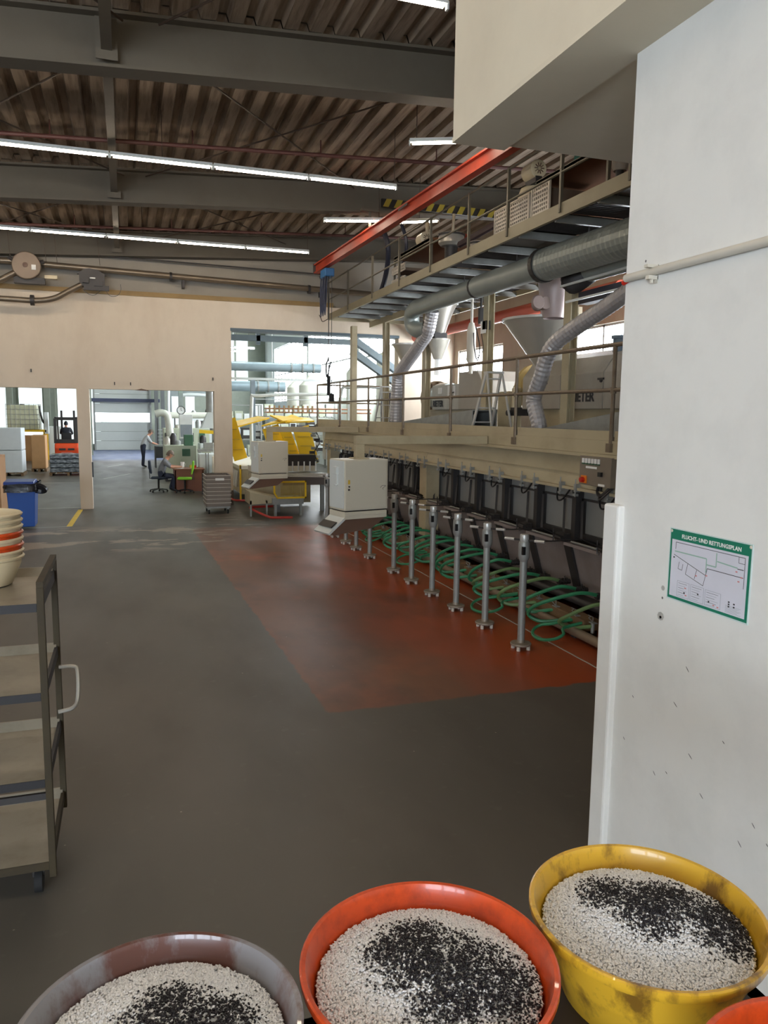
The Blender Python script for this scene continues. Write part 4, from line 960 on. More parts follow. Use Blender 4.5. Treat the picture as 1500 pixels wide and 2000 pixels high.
# escape plan: panel on plane x = 2.25, u to the right (towards -y), v up
t = thing('escape_plan', 'green framed escape plan sheet on the white wall', 'sign', (2.248, 2.47, 1.81))
PX = 2.2495; Y0, Z0, PW, PH = 2.70, 1.815, .455, .305
def pr(u0, u1, v0, v1, th, m_, name, layer=0): 
    q = MB(); q.b(PX - .003 - .0004 * (layer + 1), PX - .003 - .0004 * layer + .0001, Y0 - u1 * PW, Y0 - u0 * PW, Z0 + v0 * PH, Z0 + v1 * PH); return q.build(name, m_, t)
MB().b(PX - .003, PX, Y0 - PW * 1.012, Y0 + .006, Z0 - .006, Z0 + PH + .004).build('laminate', mat('laminate', (206, 222, 220), .25), t)
pr(0, 1, 0, 1, 0, signg, 'green_border'); pr(.025, .972, .04, .855, 0, signw, 'sheet', 1)
def uv(u, v, l=2): return (PX - .003 - .0004 * l, Y0 - u * PW, Z0 + v * PH)
def ln(pts, w_, m_, name):
    q = MB()
    for a, c in zip(pts[:-1], pts[1:]): q.beam(uv(*a, 2.2), uv(*c, 2.2), .0006, w_, (0, .3, 1) if abs(a[0] - c[0]) > .02 else (0, 1, 0))
    q.build(name, m_, t)
ln([(.08, .72), (.08, .82), (.94, .82), (.94, .42)], .0022, ink, 'wall_line'); ln([(.06, .64), (.49, .46)], .0022, ink, 'wall_line'); ln([(.49, .46), (.505, .56), (.93, .56)], .0025, ink, 'wall_line')
ln([(.49, .46), (.465, .31), (.23, .4), (.255, .555)], .002, ink, 'wall_line'); ln([(.375, .5), (.35, .37)], .002, ink, 'wall_line'); ln([(.87, .82), (.87, .74), (.94, .74)], .0018, ink, 'wall_line')
ln([(.14, .55), (.125, .45), (.18, .44), (.19, .53)], .0018, ink, 'wall_line'); ln([(.86, .66), (.93, .66)], .003, ink, 'wall_line')
ln([(.07, .69), (.49, .69), (.49, .5)], .005, routeg, 'route_line'); ln([(.49, .61), (.61, .61), (.61, .8)], .005, routeg, 'route_line'); ln([(.62, .69), (.86, .67)], .005, routeg, 'route_line')
for (u0, u1, v0, v1) in ((.13, .29, .06, .28), (.31, .48, .06, .28), (.5, .69, .06, .27)):
    ln([(u0, v0), (u0, v1), (u1, v1), (u1, v0), (u0, v0)], .0012, inkgrey, 'legend_box')
    for k in range(6):
        v = v1 - .03 - k * .033; ln([(u0 + .015, v), (u1 - .03 - .02 * (k % 3), v)], .0012, inkgrey if k % 2 else ink, 'legend_text')
q = MB()
for (u, v) in ((.84, .62), (.9, .56), (.87, .5), (.23, .2), (.24, .1), (.36, .42), (.6, .09), (.65, .08), (.49, .46)): q.beam(uv(u, v, 2.6), uv(u + .022, v, 2.6), .0006, .005)
q.build('red_symbol', pinkink, t)
q = MB()
for (u, v) in ((.055, .6), (.78, .2), (.78, .17), (.78, .14), (.84, .19), (.84, .15), (.22, .13), (.4, .17), (.54, .12)): q.beam(uv(u, v, 2.6), uv(u + .018, v, 2.6), .0006, .006)
q.build('symbol', ink, t)
for k in range(7): ln([(.75, .15 - .015 * k), (.93 - .02 * (k % 3), .15 - .015 * k)], .001, inkgrey, 'legend_text')
M = Matrix(((0, 0, -1, PX - .0046), (-1, 0, 0, Y0 - .155 * PW), (0, 1, 0, Z0 + .893 * PH), (0, 0, 0, 1)))
text_mesh('FLUCHT- UND RETTUNGSPLAN', .0235, M, .0004, .0006).build('heading', papr, t)
for u, v in ((.012, .97), (.99, .975)): q = MB(); q.lathe(uv(u, v, 3), [(0, -.002), (.006, -.001), (.007, .001)], 10, 'x'); q.build('screw', conduit, t)
# wall holes and scuffs with a shape of their own
def spot(y, z, ry_, rz_, m_, ang=0):
    q = MB(); vs = [(2.2492, y + ry_ * math.cos(a) * math.cos(ang) - rz_ * math.sin(a) * math.sin(ang), z + rz_ * math.sin(a) * math.cos(ang) + ry_ * math.cos(a) * math.sin(ang)) for a in np.linspace(0, 2 * PI, 9)[:-1]]
    q.add(vs, [tuple(range(8))]); return q
q = MB()
def addspot(*a):
    s_ = spot(*a); q.add(s_.v, s_.f)
addspot(2.735, 1.80, .006, .006, ink); addspot(2.74, 1.71, .008, .007, ink); addspot(2.98, 3.3, .006, .006, ink)
for (y, z) in ((2.55, 1.53), (2.61, 1.35), (2.32, 1.3), (2.64, 1.02), (2.72, .98), (2.42, 1.02), (2.14, 1.04), (2.07, 1.0), (2.2, .93), (2.02, .9), (2.9, 1.28), (2.95, 1.05), (2.5, 1.16), (1.95, 1.2)):
    addspot(y, z, random.uniform(.006, .016), .0025, ink, random.uniform(.5, .8))
st(q.build('wall_scuffs', mat('scuff grey', (112, 110, 108), .8)))
q = MB(); addspot(2.74, 1.715, .022, .02, ink); addspot(2.735, 1.845, .012, .012, ink); st(q.build('wall_patch', mat('patch grey', (176, 174, 168), .8)))

# ================================================================== left trolley
def trolley(x1, x0, y0, y1, label, zs, ztop):
    t = thing('shelf_trolley', label, 'trolley', ((x0 + x1) / 2, (y0 + y1) / 2, 0))
    for x in (x0, x1):
        for y in (y0, y1): MB().b(x - .035 if x == x1 else x, x if x == x1 else x + .035, y, y + .035, .14, ztop).build('corner_post', olive, t, bev=.003)
    for x in (x0, x1): MB().b(x - .034 if x == x1 else x + .001, x - .001 if x == x1 else x + .034, y0 + .001, y1 + .034, ztop, ztop + .03).build('end_rail', olive, t)
    for z in zs:
        q = MB(); q.b(x0 + .03, x1 - .036, y0 + .01, y1 + .02, z, z + .0085)
        q.prism([(x0 + .02, z), (x0 + .02, z + .03), (x0 + .03, z + .03), (x0 + .03, z)], 'xz', y0, y1); 
        q.prism([(y1 + .02, z + .004), (y1 - .05, z + .004), (y1 + .01, z + .05), (y1 + .02, z + .05)], 'yz', x0 + .02, x1 - .02)
        q.build('shelf_tray', shelfm, t)
        q = MB(); q.b(x0 + .036, x1 - .036, y0 + .003, y0 + .022, z - .035, z + .008); q.b(x0 + .036, x1 - .036, y1 + .01, y1 + .03, z - .035, z + .01); q.b(x1 - .03, x1 - .012, y0 + .036, y1 - .001, z - .03, z + .03)
        q.build('shelf_frame', mat('dark trolley rail', (34, 32, 34), .6) if z > .4 else olive, t)
    q = MB(); q.path(curve([(x1 - .01, y0 + .75, zs[1] - .1), (x1 + .07, y0 + .74, zs[1] - .1), (x1 + .095, y0 + .73, zs[1] - .13), (x1 + .095, y0 + .66, zs[1] - .27), (x1 + .07, y0 + .6, zs[1] - .31), (x1 - .01, y0 + .58, zs[1] - .32)], 4), .012, 8)
    q.build('handle', stain, t, smooth=True)
    for x in (x0 + .1, x1 - .1):
        for y in (y0 + .12, y1 - .1):
            q = MB(); q.lathe((x, y, .07), [(0, -.02), (.065, -.02), (.065, .02), (0, .02)], 14, 'x'); c = q.build('caster', rubber, t, smooth=True)
            q = MB(); q.b(x - .03, x + .03, y - .02, y + .02, .1, .16); q.build('fork', darkst, c)
    return t
t = trolley(-.42, -1.5, 4.1, 4.85, 'dark olive shelf trolley with four pale trays at the left edge', [1.62, 1.15, .68, .22], 1.71)
MB().b(-1.5, -.45, 4.11, 4.13, .575, .61).build('cross_bar', darkst, t)
# stack of cream bowls on it
bz = 1.66
for i in range(8):
    nm = 'plastic_bowl'
    mm = [bowlcream, bowlcream, boworange, bowlcream, boworange, bowlcream, bowlcream, bowlcream][i]
    z = 1.632 + .034 * i
    lab = ['cream bowl at the bottom of the stack on the left trolley', 'second cream bowl from the bottom of the trolley stack', 'lower orange rimmed bowl in the trolley stack', 'cream bowl between the two orange rims in the trolley stack', 'upper orange rimmed bowl in the trolley stack', 'cream bowl just above the orange rims in the trolley stack', 'cream bowl second from the top of the trolley stack', 'cream bowl on top of the trolley stack'][i]
    q = MB(); r = .205
    q.lathe((-.77, 4.62, z), [(0, .003), (r * .66, .003), (r * .7, .01), (r * .93, .12), (r * .94, .145), (r, .15), (r + .004, .16), (r * .97, .168), (r * .9, .15), (r * .66, .014), (0, .012)], 36)
    tag(q.build(nm, mm, smooth=True), lab, 'bowl', 'stacked bowls on the left trolley')

# trolley carrying the granule bowls
t = thing('bowl_trolley', 'dark steel trolley carrying the bowls of granules in the foreground', 'trolley', (.3, .8, 0))
MB().b(-.72, 1.1, .35, 1.2, 1.515, 1.53).build('top_tray', mat('dark tray', (60, 54, 50), .6, .3), t)
q = MB(); q.b(-.72, 1.1, .35, .38, 1.48, 1.54); q.b(-.72, 1.1, 1.17, 1.2, 1.48, 1.53); q.b(-.72, -.69, .35, 1.2, 1.48, 1.53); q.b(1.07, 1.1, .35, 1.2, 1.48, 1.53); q.build('tray_frame', olive, t)
for x in (-.72, 1.065):
    for y in (.35, 1.165): MB().b(x, x + .035, y, y + .035, .14, 1.5).build('corner_post', olive, t)
for z in (1.0, .5): MB().b(-.7, 1.09, .37, 1.18, z, z + .01).build('lower_shelf', shelfm, t)
for x in (-.65, 1.02):
    for y in (.42, 1.12): MB().lathe((x, y, .07), [(0, -.02), (.07, -.02), (.07, .02), (0, .02)], 12, 'x').build('caster', rubber, t, smooth=True)

def bowl(x, y, z, R_, mt, label, h=.17):
    q = MB(); a = R_
    q.lathe((x, y, z - h), [(0, 0), (a * .66, 0), (a * .7, .008), (a * .89, h - .045), (a * .93, h - .022), (a * .985, h - .02), (a, h - .012), (a * 1.0, h - .002), (a * .985, h), (a * .955, h - .001), (a * .94, h - .008), (a * .925, h - .022), (a * .875, h - .06), (a * .69, .014), (0, .008)], 64)
    return tag(q.build('mixing_bowl', mt, smooth=True), label, 'bowl', 'granule bowls on the foreground trolley')
bowls = [(.452, 1.07, .215, boworange, 'bright orange bowl of white and black granules in the middle'), (.885, 1.07, .213, bowyellow, 'stained yellow bowl of granules against the white wall'), (.02, 1.06, .212, bowgrey, 'clear grey bowl with rusty stains full of granules'), (.885, .63, .207, boworange, 'orange bowl in the bottom right corner'), (-.405, 1.04, .212, bowgreen, 'green bowl in the bottom left corner')]
for x, y, r, mt, l in bowls: bowl(x, y, 1.7, r, mt, l)

# granules: thousands of tiny pellets, one object per colour and bowl
def pellets(x, y, R_, blobs, seed, lab, zt=1.7, nmax=17000):
    rng = np.random.default_rng(seed)
    rin = R_ * .87
    def surf(px_, py_):
        rr = np.hypot(px_ - x, py_ - y) / rin
        z = zt - .042 + .03 * (1 - rr ** 2)
        for bx, by, br, bh in blobs: z = z + bh * np.exp(-((px_ - x - bx) ** 2 + (py_ - y - by) ** 2) / (br * br))
        return z
    # bed below the loose grains
    q = MB(); prof = []
    n = 40; rings = [rin * k / 14 for k in range(15)]
    vs = []; fs = []
    for r in rings:
        for j in range(n):
            a = 2 * PI * j / n; X, Y = x + r * math.cos(a), y + r * math.sin(a); vs.append((X, Y, float(surf(np.array(X), np.array(Y))) - .003))
    fs = [(i * n + j, i * n + (j + 1) % n, (i + 1) * n + (j + 1) % n, (i + 1) * n + j) for i in range(len(rings) - 1) for j in range(n)]
    a = rng.uniform(0, 2 * PI, nmax); r = np.sqrt(rng.uniform(0, 1, nmax)) * rin * 1.0
    PX_ = x + r * np.cos(a); PY_ = y + r * np.sin(a)
    base = surf(PX_, PY_)
    dens = np.zeros(nmax)
    for bx, by, br, bh in blobs:
        d2 = ((PX_ - x - bx) ** 2 + (PY_ - y - by) ** 2) / (br * br)
        dens = np.maximum(dens, np.exp(-d2 * .75))
    # clumpy break-up
    cl = .5 + .5 * np.sin(PX_ * 95 + 3 * np.sin(PY_ * 60)) * np.sin(PY_ * 88 + 2 * np.sin(PX_ * 70))
    black = rng.uniform(0, 1, nmax) < np.clip((dens - .22) * 1.2 + (cl - .5) * .7 * dens, 0, .84)
    octv = np.array([(1, 0, 0), (-1, 0, 0), (0, 1, 0), (0, -1, 0), (0, 0, 1), (0, 0, -1)], float)
    octf = np.array([(0, 2, 4), (2, 1, 4), (1, 3, 4), (3, 0, 4), (2, 0, 5), (1, 2, 5), (3, 1, 5), (0, 3, 5)])
    def mk(mask, mt, name, label, lift, bedtoo):
        idx = np.where(mask)[0]; N = len(idx)
        sx = rng.uniform(.0024, .0036, (N, 1)) * (1 if bedtoo else .85) * np.array([1.15, .8, .75])
        th = rng.uniform(0, 2 * PI, N); ti = rng.normal(0, .3, N)
        V = octv[None] * sx[:, None, :]
        c, s_ = np.cos(ti)[:, None], np.sin(ti)[:, None]
        X, Y, Z = V[..., 0], V[..., 1], V[..., 2]; X, Z = X * c - Z * s_, X * s_ + Z * c
        c, s_ = np.cos(th)[:, None], np.sin(th)[:, None]
        X, Y = X * c - Y * s_, X * s_ + Y * c
        z = base[idx] + lift + rng.uniform(-.0018, .0018, N)
        V = np.stack([X + PX_[idx][:, None], Y + PY_[idx][:, None], Z + z[:, None]], -1).reshape(-1, 3) - np.array([x, y, zt])
        F = (octf[None] + 6 * np.arange(N)[:, None, None]).reshape(-1, 3)
        if bedtoo:
            nb = len(V); V = np.concatenate([V, np.array(vs) - np.array([x, y, zt])])
        me = bpy.data.meshes.new(name); me.vertices.add(len(V)); me.vertices.foreach_set('co', V.ravel())
        FL = [len(F) * 3 + (len(fs) * 4 if bedtoo else 0)]
        me.loops.add(FL[0]); li = F.ravel().tolist(); ls = list(range(0, len(F) * 3, 3))
        if bedtoo:
            for f in fs: ls.append(len(li)); li += [k + nb for k in f]
        me.loops.foreach_set('vertex_index', li); me.polygons.add(len(ls)); me.polygons.foreach_set('loop_start', ls)
        me.polygons.foreach_set('use_smooth', [True] * len(ls)); me.update(calc_edges=True); me.validate(); me.materials.append(mt)
        o = bpy.data.objects.new(name, me); COL.objects.link(o); o.location = (x, y, zt); OFF[o.name] = (x, y, zt)
        tag(o, label, 'granules', kind='stuff')
    mk(~black, granw, 'white_granules', 'white plastic granules filling the ' + lab, 0, True)
    mk(black, granb, 'black_granules', 'black granules heaped on the white ones in the ' + lab, .0016, False)
pellets(.452, 1.07, .215, [(.0, .07, .06, .002), (-.01, .01, .07, .004), (.05, -.03, .09, .006), (.1, -.07, .07, .004), (-.05, .06, .04, .001), (.0, -.08, .06, .003)], 1, 'bright orange bowl')
pellets(.885, 1.07, .213, [(-.02, .08, .055, .002), (.02, .02, .07, .006), (.08, .01, .07, .006), (.0, -.02, .05, .004), (.12, -.06, .07, .002), (.16, -.03, .05, .002)], 2, 'stained yellow bowl')
pellets(.02, 1.06, .212, [(.02, .05, .05, .003), (.0, -.02, .075, .008), (.07, -.01, .07, .006), (.03, -.08, .09, .005)], 3, 'clear grey bowl')

# ================================================================== people
def person(name, label, J, R_, E, mats_of, loc=(0, 0, 0), rz=0, group=None):
    """J: joint name -> position; R_: radius per joint; E: edges; one continuous skinned figure"""
    R_ = {k: (tuple(1.22 * q for q in v) if isinstance(v, tuple) and k not in ('head', 'crown') else (v if k in ('head', 'crown', 'neck') or k[0] in 'fg' or k[0] == 't' else v * 1.22)) for k, v in R_.items()}
    names = list(J); ix = {n: i for i, n in enumerate(names)}
    me = bpy.data.meshes.new('skel'); me.from_pydata([J[n] for n in names], [(ix[a], ix[b_]) for a, b_ in E], [])
    o = bpy.data.objects.new('skel', me); COL.objects.link(o)
    mo = o.modifiers.new('skin', 'SKIN'); mo.use_smooth_shade = True
    for i, n in enumerate(names):
        r = R_[n]; sv = me.skin_vertices[0].data[i]; sv.radius = (r, r) if not isinstance(r, tuple) else r; sv.use_root = (n == 'pelvis')
    sb = o.modifiers.new('sub', 'SUBSURF'); sb.levels = 2; sb.render_levels = 2
    dg = bpy.context.evaluated_depsgraph_get(); m2 = bpy.data.meshes.new_from_object(o.evaluated_get(dg))
    bpy.data.objects.remove(o)
    segs = [(Vector(J[a]), Vector(J[b_]), mats_of(a, b_)) for a, b_ in E]
    ms = []; 
    for s_ in segs:
        if s_[2] not in ms: ms.append(s_[2])
    m2.materials.clear()
    for q in ms: m2.materials.append(q)
    for p in m2.polygons:
        c = p.center; best = 1e9
        for a, b_, mm in segs:
            d = b_ - a; t_ = max(0, min(1, (c - a).dot(d) / max(1e-9, d.length_squared))); dd = (a + d * t_ - c).length
            if dd < best: best = dd; bm_ = mm
        p.material_index = ms.index(bm_); p.use_smooth = True
    t = thing(name, label, 'person', loc, group); t.rotation_euler = (0, 0, rz); OFF[t.name] = (0, 0, 0)
    b = bpy.data.objects.new('body', m2); COL.objects.link(b); b.parent = t; OFF[b.name] = (0, 0, 0)
    return t
def head_extras(t, hp, fwd, hair, up=Vector((0, 0, 1)), glasses=False):
    hp = Vector(hp); f = Vector(fwd).normalized(); sd = f.cross(up).normalized(); u = sd.cross(f)
    B = Matrix((tuple(sd) , tuple(f), tuple(u))).transposed().to_4x4(); B.translation = hp
    q = MB(); q.add([B @ Vector((.1 * math.cos(a) * math.cos(e) * .88, -.012 + .115 * math.sin(a) * math.cos(e), .02 + .125 * math.sin(e))) for e in np.linspace(.05, 1.5, 6) for a in np.linspace(0, 2 * PI, 15)[:-1]], [(i * 14 + j, i * 14 + (j + 1) % 14, (i + 1) * 14 + (j + 1) % 14, (i + 1) * 14 + j) for i in range(5) for j in range(14)] + [tuple(70 + j for j in range(14))])
    q.add([B @ Vector((.09 * math.cos(a), -.02 + .112 * math.sin(a), z)) for z in (-.06, .03) for a in np.linspace(PI * .98, 2.02 * PI, 10)], [(j, j + 1, 11 + j, 10 + j) for j in range(9)])
    q.build('hair', hair, t, smooth=True)
    q = MB(); q.add([B @ Vector(p) for p in ((-.012, .095, .015), (.012, .095, .015), (.016, .1, -.03), (-.016, .1, -.03), (0, .13, -.022))], [(0, 1, 4), (1, 2, 4), (2, 3, 4), (3, 0, 4)]); q.build('nose', skin, t)
    for s_ in (-1, 1):
        MB().path([B @ Vector((s_ * .088, -.005, .02)), B @ Vector((s_ * .1, -.012, 0)), B @ Vector((s_ * .09, -.005, -.025))], .012, 6).build('ear', skin, t, smooth=True)
        MB().path([B @ Vector((s_ * .034 - .01, .093, .018)), B @ Vector((s_ * .034 + .01, .093, .018))], .006, 5).build('eye', ink, t)
    MB().path([B @ Vector((-.022, .09, -.055)), B @ Vector((.022, .09, -.055))], .005, 5).build('mouth', mat('lip', (150, 90, 80), .6), t)
    if glasses:
        q = MB()
        for s_ in (-1, 1): q.path([B @ Vector((s_ * .034 + .024 * math.cos(a), .108, .016 + .018 * math.sin(a))) for a in np.linspace(0, 2 * PI, 9)], .003, 4); q.path([B @ Vector((s_ * .058, .108, .018)), B @ Vector((s_ * .088, .0, .02))], .003, 4)
        q.build('glasses', ink, t)
def limbs_edges():
    E = [('pelvis', 'waist'), ('waist', 'chest'), ('chest', 'neckb'), ('neckb', 'neck'), ('neck', 'head'), ('head', 'crown')]
    for s_ in 'LR':
        E += [('chest', 'sh' + s_), ('sh' + s_, 'el' + s_), ('el' + s_, 'wr' + s_), ('wr' + s_, 'pa' + s_)]
        E += [('pa' + s_, 'f%d%s' % (k, s_)) for k in range(4)] + [('f%d%s' % (k, s_), 'g%d%s' % (k, s_)) for k in range(4)] + [('wr' + s_, 't' + s_)]
        E += [('pelvis', 'hip' + s_), ('hip' + s_, 'kn' + s_), ('kn' + s_, 'an' + s_), ('an' + s_, 'toe' + s_)]
    return E
RAD = dict(pelvis=(.15, .12), waist=(.15, .115), chest=(.165, .12), neckb=.075, neck=.055, head=(.085, .1), crown=(.07, .085))
for s_ in 'LR':
    RAD.update({'sh' + s_: .068, 'el' + s_: .043, 'wr' + s_: .028, 'pa' + s_: .03, 't' + s_: .009, 'hip' + s_: .095, 'kn' + s_: .06, 'an' + s_: .042, 'toe' + s_: .035})
    for k in range(4): RAD['f%d%s' % (k, s_)] = .009; RAD['g%d%s' % (k, s_)] = .008
def hands(J):
    for s_ in 'LR':
        w_, e = Vector(J['wr' + s_]), Vector(J['el' + s_]); d = (w_ - e).normalized(); side = d.cross(Vector((0, 0, 1))).normalized()
        pa = w_ + d * .06; J['pa' + s_] = tuple(pa)
        for k in range(4):
            sd = side * (.03 - .02 * k); ln_ = (.06, .07, .065, .05)[k]
            J['f%d%s' % (k, s_)] = tuple(pa + sd + d * ln_ * .6); J['g%d%s' % (k, s_)] = tuple(pa + sd * 1.1 + d * ln_ + Vector((0, 0, -.025)))
        J['t' + s_] = tuple(w_ + d * .05 + side * (.05 if s_ == 'L' else -.05))
    return J
def mk_mats(top, bot, shoe=blackp, long=False):
    def f(a, b_):
        if a in ('head', 'neck', 'neckb') and b_ in ('neck', 'head', 'crown'): return skin
        if a[:2] == 'an': return shoe
        if a[:3] == 'hip' or a[:2] == 'kn' or b_[:3] == 'hip': return bot
        if a[:2] in ('wr', 'pa') or a[0] in 'fg': return skin
        if a[:2] == 'el': return top if long else skin
        return top
    return f
# figures face +X here
# standing worker bent over a bench
J = dict(pelvis=(0, 0, .98), waist=(.04, 0, 1.1), chest=(.16, 0, 1.33), neckb=(.25, 0, 1.47), neck=(.31, 0, 1.53), head=(.38, 0, 1.6), crown=(.4, 0, 1.69),
         shL=(.2, .19, 1.4), shR=(.2, -.19, 1.4), elL=(.36, .24, 1.18), elR=(.36, -.24, 1.16), wrL=(.6, .16, 1.1), wrR=(.58, -.16, 1.09),
         hipL=(0, .1, .93), hipR=(0, -.1, .93), knL=(.03, .11, .5), knR=(.0, -.11, .5), anL=(-.03, .11, .09), anR=(-.02, -.11, .09), toeL=(.14, .13, .035), toeR=(.14, -.13, .035))
t = person('person', 'standing person in a pale shirt leaning over a bench', hands(J), RAD, limbs_edges(), mk_mats(shirtw, navy), (.72, 37.2, 0), .15)
head_extras(t, (.39, 0, 1.63), (1, 0, -.5), hairg)
# seated worker writing at the desk
J = dict(pelvis=(0, 0, .55), waist=(.04, 0, .7), chest=(.14, 0, .93), neckb=(.22, 0, 1.07), neck=(.27, 0, 1.12), head=(.34, 0, 1.19), crown=(.35, 0, 1.28),
         shL=(.16, .19, 1.0), shR=(.16, -.19, 1.0), elL=(.34, .25, .82), elR=(.34, -.25, .82), wrL=(.58, .14, .82), wrR=(.6, -.14, .82),
         hipL=(.03, .1, .53), hipR=(.03, -.1, .53), knL=(.45, .13, .52), knR=(.43, -.13, .52), anL=(.3, .13, .1), anR=(.42, -.13, .1), toeL=(.46, .14, .035), toeR=(.58, -.14, .035))
t = person('person', 'seated person with glasses in a grey shirt writing at the desk', hands(J), RAD, limbs_edges(), mk_mats(shirtg, navy), (1.0, 25.6, 0), -.1)
head_extras(t, (.345, 0, 1.22), (1, 0, -.35), hairg, glasses=True)
t2 = t
# forklift driver, seen from behind (faces +y)
J = dict(pelvis=(0, 0, 1.05), waist=(.0, 0, 1.2), chest=(.03, 0, 1.42), neckb=(.05, 0, 1.56), neck=(.06, 0, 1.61), head=(.08, 0, 1.7), crown=(.08, 0, 1.79),
         shL=(.03, .2, 1.48), shR=(.03, -.2, 1.48), elL=(.2, .27, 1.25), elR=(.2, -.28, 1.25), wrL=(.42, .2, 1.3), wrR=(.42, -.2, 1.2),
         hipL=(.04, .1, 1.03), hipR=(.04, -.1, 1.03), knL=(.45, .14, 1.0), knR=(.45, -.14, 1.0), anL=(.55, .14, .6), anR=(.55, -.14, .6), toeL=(.72, .14, .55), toeR=(.72, -.14, .55))
t = person('person', 'forklift driver in a dark jacket and cap seen from behind', hands(J), RAD, limbs_edges(), mk_mats(dshirt, navy, long=True), (-3.0, 41.05, .2), PI / 2)
head_extras(t, (.085, 0, 1.74), (1, 0, 0), dshirt)

# ================================================================== office chairs, desk
def office_chair(x, y, rz, fab, label):
    t = thing('office_chair', label, 'chair', (x, y, 0), 'office chairs at the brown desk'); OFF[t.name] = (0, 0, 0)
    MB().prism([(-.22, .44), (.22, .44), (.24, .48), (.2, .51), (-.22, .5)], 'xz', -.22, .22).build('seat', fab, t, bev=.02)
    MB().prism([(-.24, .62), (-.2, .6), (-.24, 1.02), (-.3, 1.04), (-.3, .8)], 'xz', -.19, .19).build('backrest', fab, t, bev=.02)
    q = MB(); q.beam((-.15, 0, .45), (-.27, 0, .45), .05, .02); q.beam((-.27, 0, .44), (-.28, 0, .8), .05, .02, (1, 0, 0)); q.build('back_support', blackp, t)
    MB().cyl((0, 0, .1), (0, 0, .45), .03, n=8).build('column', blackp, t)
    for k in range(5):
        a = 2 * PI * k / 5 + .3; e = (.28 * math.cos(a), .28 * math.sin(a), .07)
        lg = MB().beam((0, 0, .12), e, .04, .03).build('base_arm', blackp, t)
        MB().lathe((e[0], e[1], .03), [(0, -.02), (.03, -.02), (.03, .02), (0, .02)], 8, 'y').build('caster', rubber, t)
    t.rotation_euler = (0, 0, rz); return t
office_chair(.95, 25.6, -.1, navyfab, 'dark blue office chair under the seated person')
office_chair(1.75, 25.15, 0, limegr, 'lime green office chair at the front of the brown desk')
bpy.data.objects['office_chair.001'].rotation_euler = (0, 0, PI - .1)
t = thing('desk', 'brown wooden desk with papers beside the seated person', 'desk', (1.9, 25.8, 0))
MB().b(1.42, 2.4, 25.35, 26.3, .72, .76).build('desktop', deskw, t, bev=.005)
MB().b(1.46, 2.36, 25.4, 25.44, .02, .72).build('modesty_panel', deskw, t)
for x in (1.45, 2.33): MB().b(x, x + .04, 25.4, 26.25, 0, .72).build('side_panel', deskw, t)
for i, (x, y, w_, h_, m__, l, nm, c) in enumerate(((1.62, 25.7, .3, .01, papr, 'sheet of paper under the writing hands on the desk', 'paper_sheet', 'paper'), (1.75, 26.1, .12, .18, papr, 'white jug on the desk', 'jug', 'jug'), (2.1, 25.6, .07, .1, redlamp, 'red cup at the right of the desk', 'cup', 'cup'), (2.0, 25.9, .07, .09, tin, 'yellow cup on the desk', 'cup', 'cup'))):
    q = MB()
    if h_ < .02: q.b(x - .15, x + .15, y - .1, y + .1, .76, .765)
    else: q.lathe((x, y, .76), [(0, 0), (w_ / 2, 0), (w_ / 2 * 1.1, h_), (w_ / 2, h_), (w_ / 2 * .9, .01), (0, .01)], 14); q.path(curve([(x + w_ / 2, y, .76 + h_ * .8), (x + w_ * .85, y, .76 + h_ * .6), (x + w_ / 2, y, .76 + h_ * .3)], 3), .008, 5)
    tag(q.build(nm, m__, smooth=h_ > .02), l, c)
# tube frame visitor chair
t = thing('visitor_chair', 'dark tubular visitor chair between desk and crate stack', 'chair', (2.45, 24.6, 0)); 
q = MB()
for y in (24.2, 24.6): q.path(curve([(2.25, y, 0), (2.25, y, .6), (2.3, y, .66), (2.65, y, .66), (2.7, y, .6), (2.7, y, 0)], 3), .014, 6)
q.build('frame', blackp, t, smooth=True); MB().b(2.28, 2.68, 24.22, 24.58, .42, .46).build('seat', darkst, t, bev=.01); MB().b(2.64, 2.68, 24.22, 24.58, .55, .85).build('backrest', darkst, t, bev=.01)

# crate stack on casters
def crate_mesh(z):
    o = thing('stacking_crate', '', 'crate', (2.2, 20.05, z), 'grey crates stacked on a wheeled base'); OFF[o.name] = (0, 0, 0)
    q = MB(); w_, d_, h_ = .31, .4, .098
    for (a, b_, c, e) in ((-w_, w_, -d_, -d_ + .012), (-w_, w_, d_ - .012, d_), (-w_, -w_ + .012, -d_, d_), (w_ - .012, w_, -d_, d_)): q.b(a, b_, c, e, 0, h_)
    q.b(-w_, w_, -d_, d_, 0, .008); q.build('crate_body', crate, o)
    q = MB(); w_ += .012; d_ += .012
    for (a, b_, c, e) in ((-w_, w_, -d_, -d_ + .024), (-w_, w_, d_ - .024, d_), (-w_, -w_ + .024, -d_, d_), (w_ - .024, w_, -d_, d_)): q.b(a, b_, c, e, h_ - .014, h_)
    q.build('rim', crateRim, o)
    return o
first = crate_mesh(.2)
names_c = ['lowest', 'second from the bottom', 'third from the bottom', 'fourth from the bottom', 'fourth from the top', 'third from the top', 'second from the top', 'topmost, empty and open']
for i in range(8):
    o = first if i == 0 else dup(first, loc=(2.2, 20.05, .2 + .1 * i)); o['label'] = 'grey crate in the wheeled stack by the right pillar, ' + names_c[i]
tag(MB().b(2.12, 2.34, 19.632, 19.637, .87, .93).build('stack_label', papr), 'white paper label on the third crate from the top', 'label')
t = thing('crate_dolly', 'wheeled base with casters under the grey crate stack', 'dolly', (2.2, 20.05, 0))
MB().b(1.9, 2.5, 19.67, 20.43, .15, .2).build('frame', galv, t)
for x in (1.96, 2.44):
    for y in (19.75, 20.35):
        c = MB().lathe((x, y, .06), [(0, -.018), (.06, -.018), (.06, .018), (0, .018)], 12, 'x').build('caster', rubber, t, smooth=True)
        MB().b(x - .03, x + .03, y - .03, y + .03, .11, .15).build('fork', galv, c)

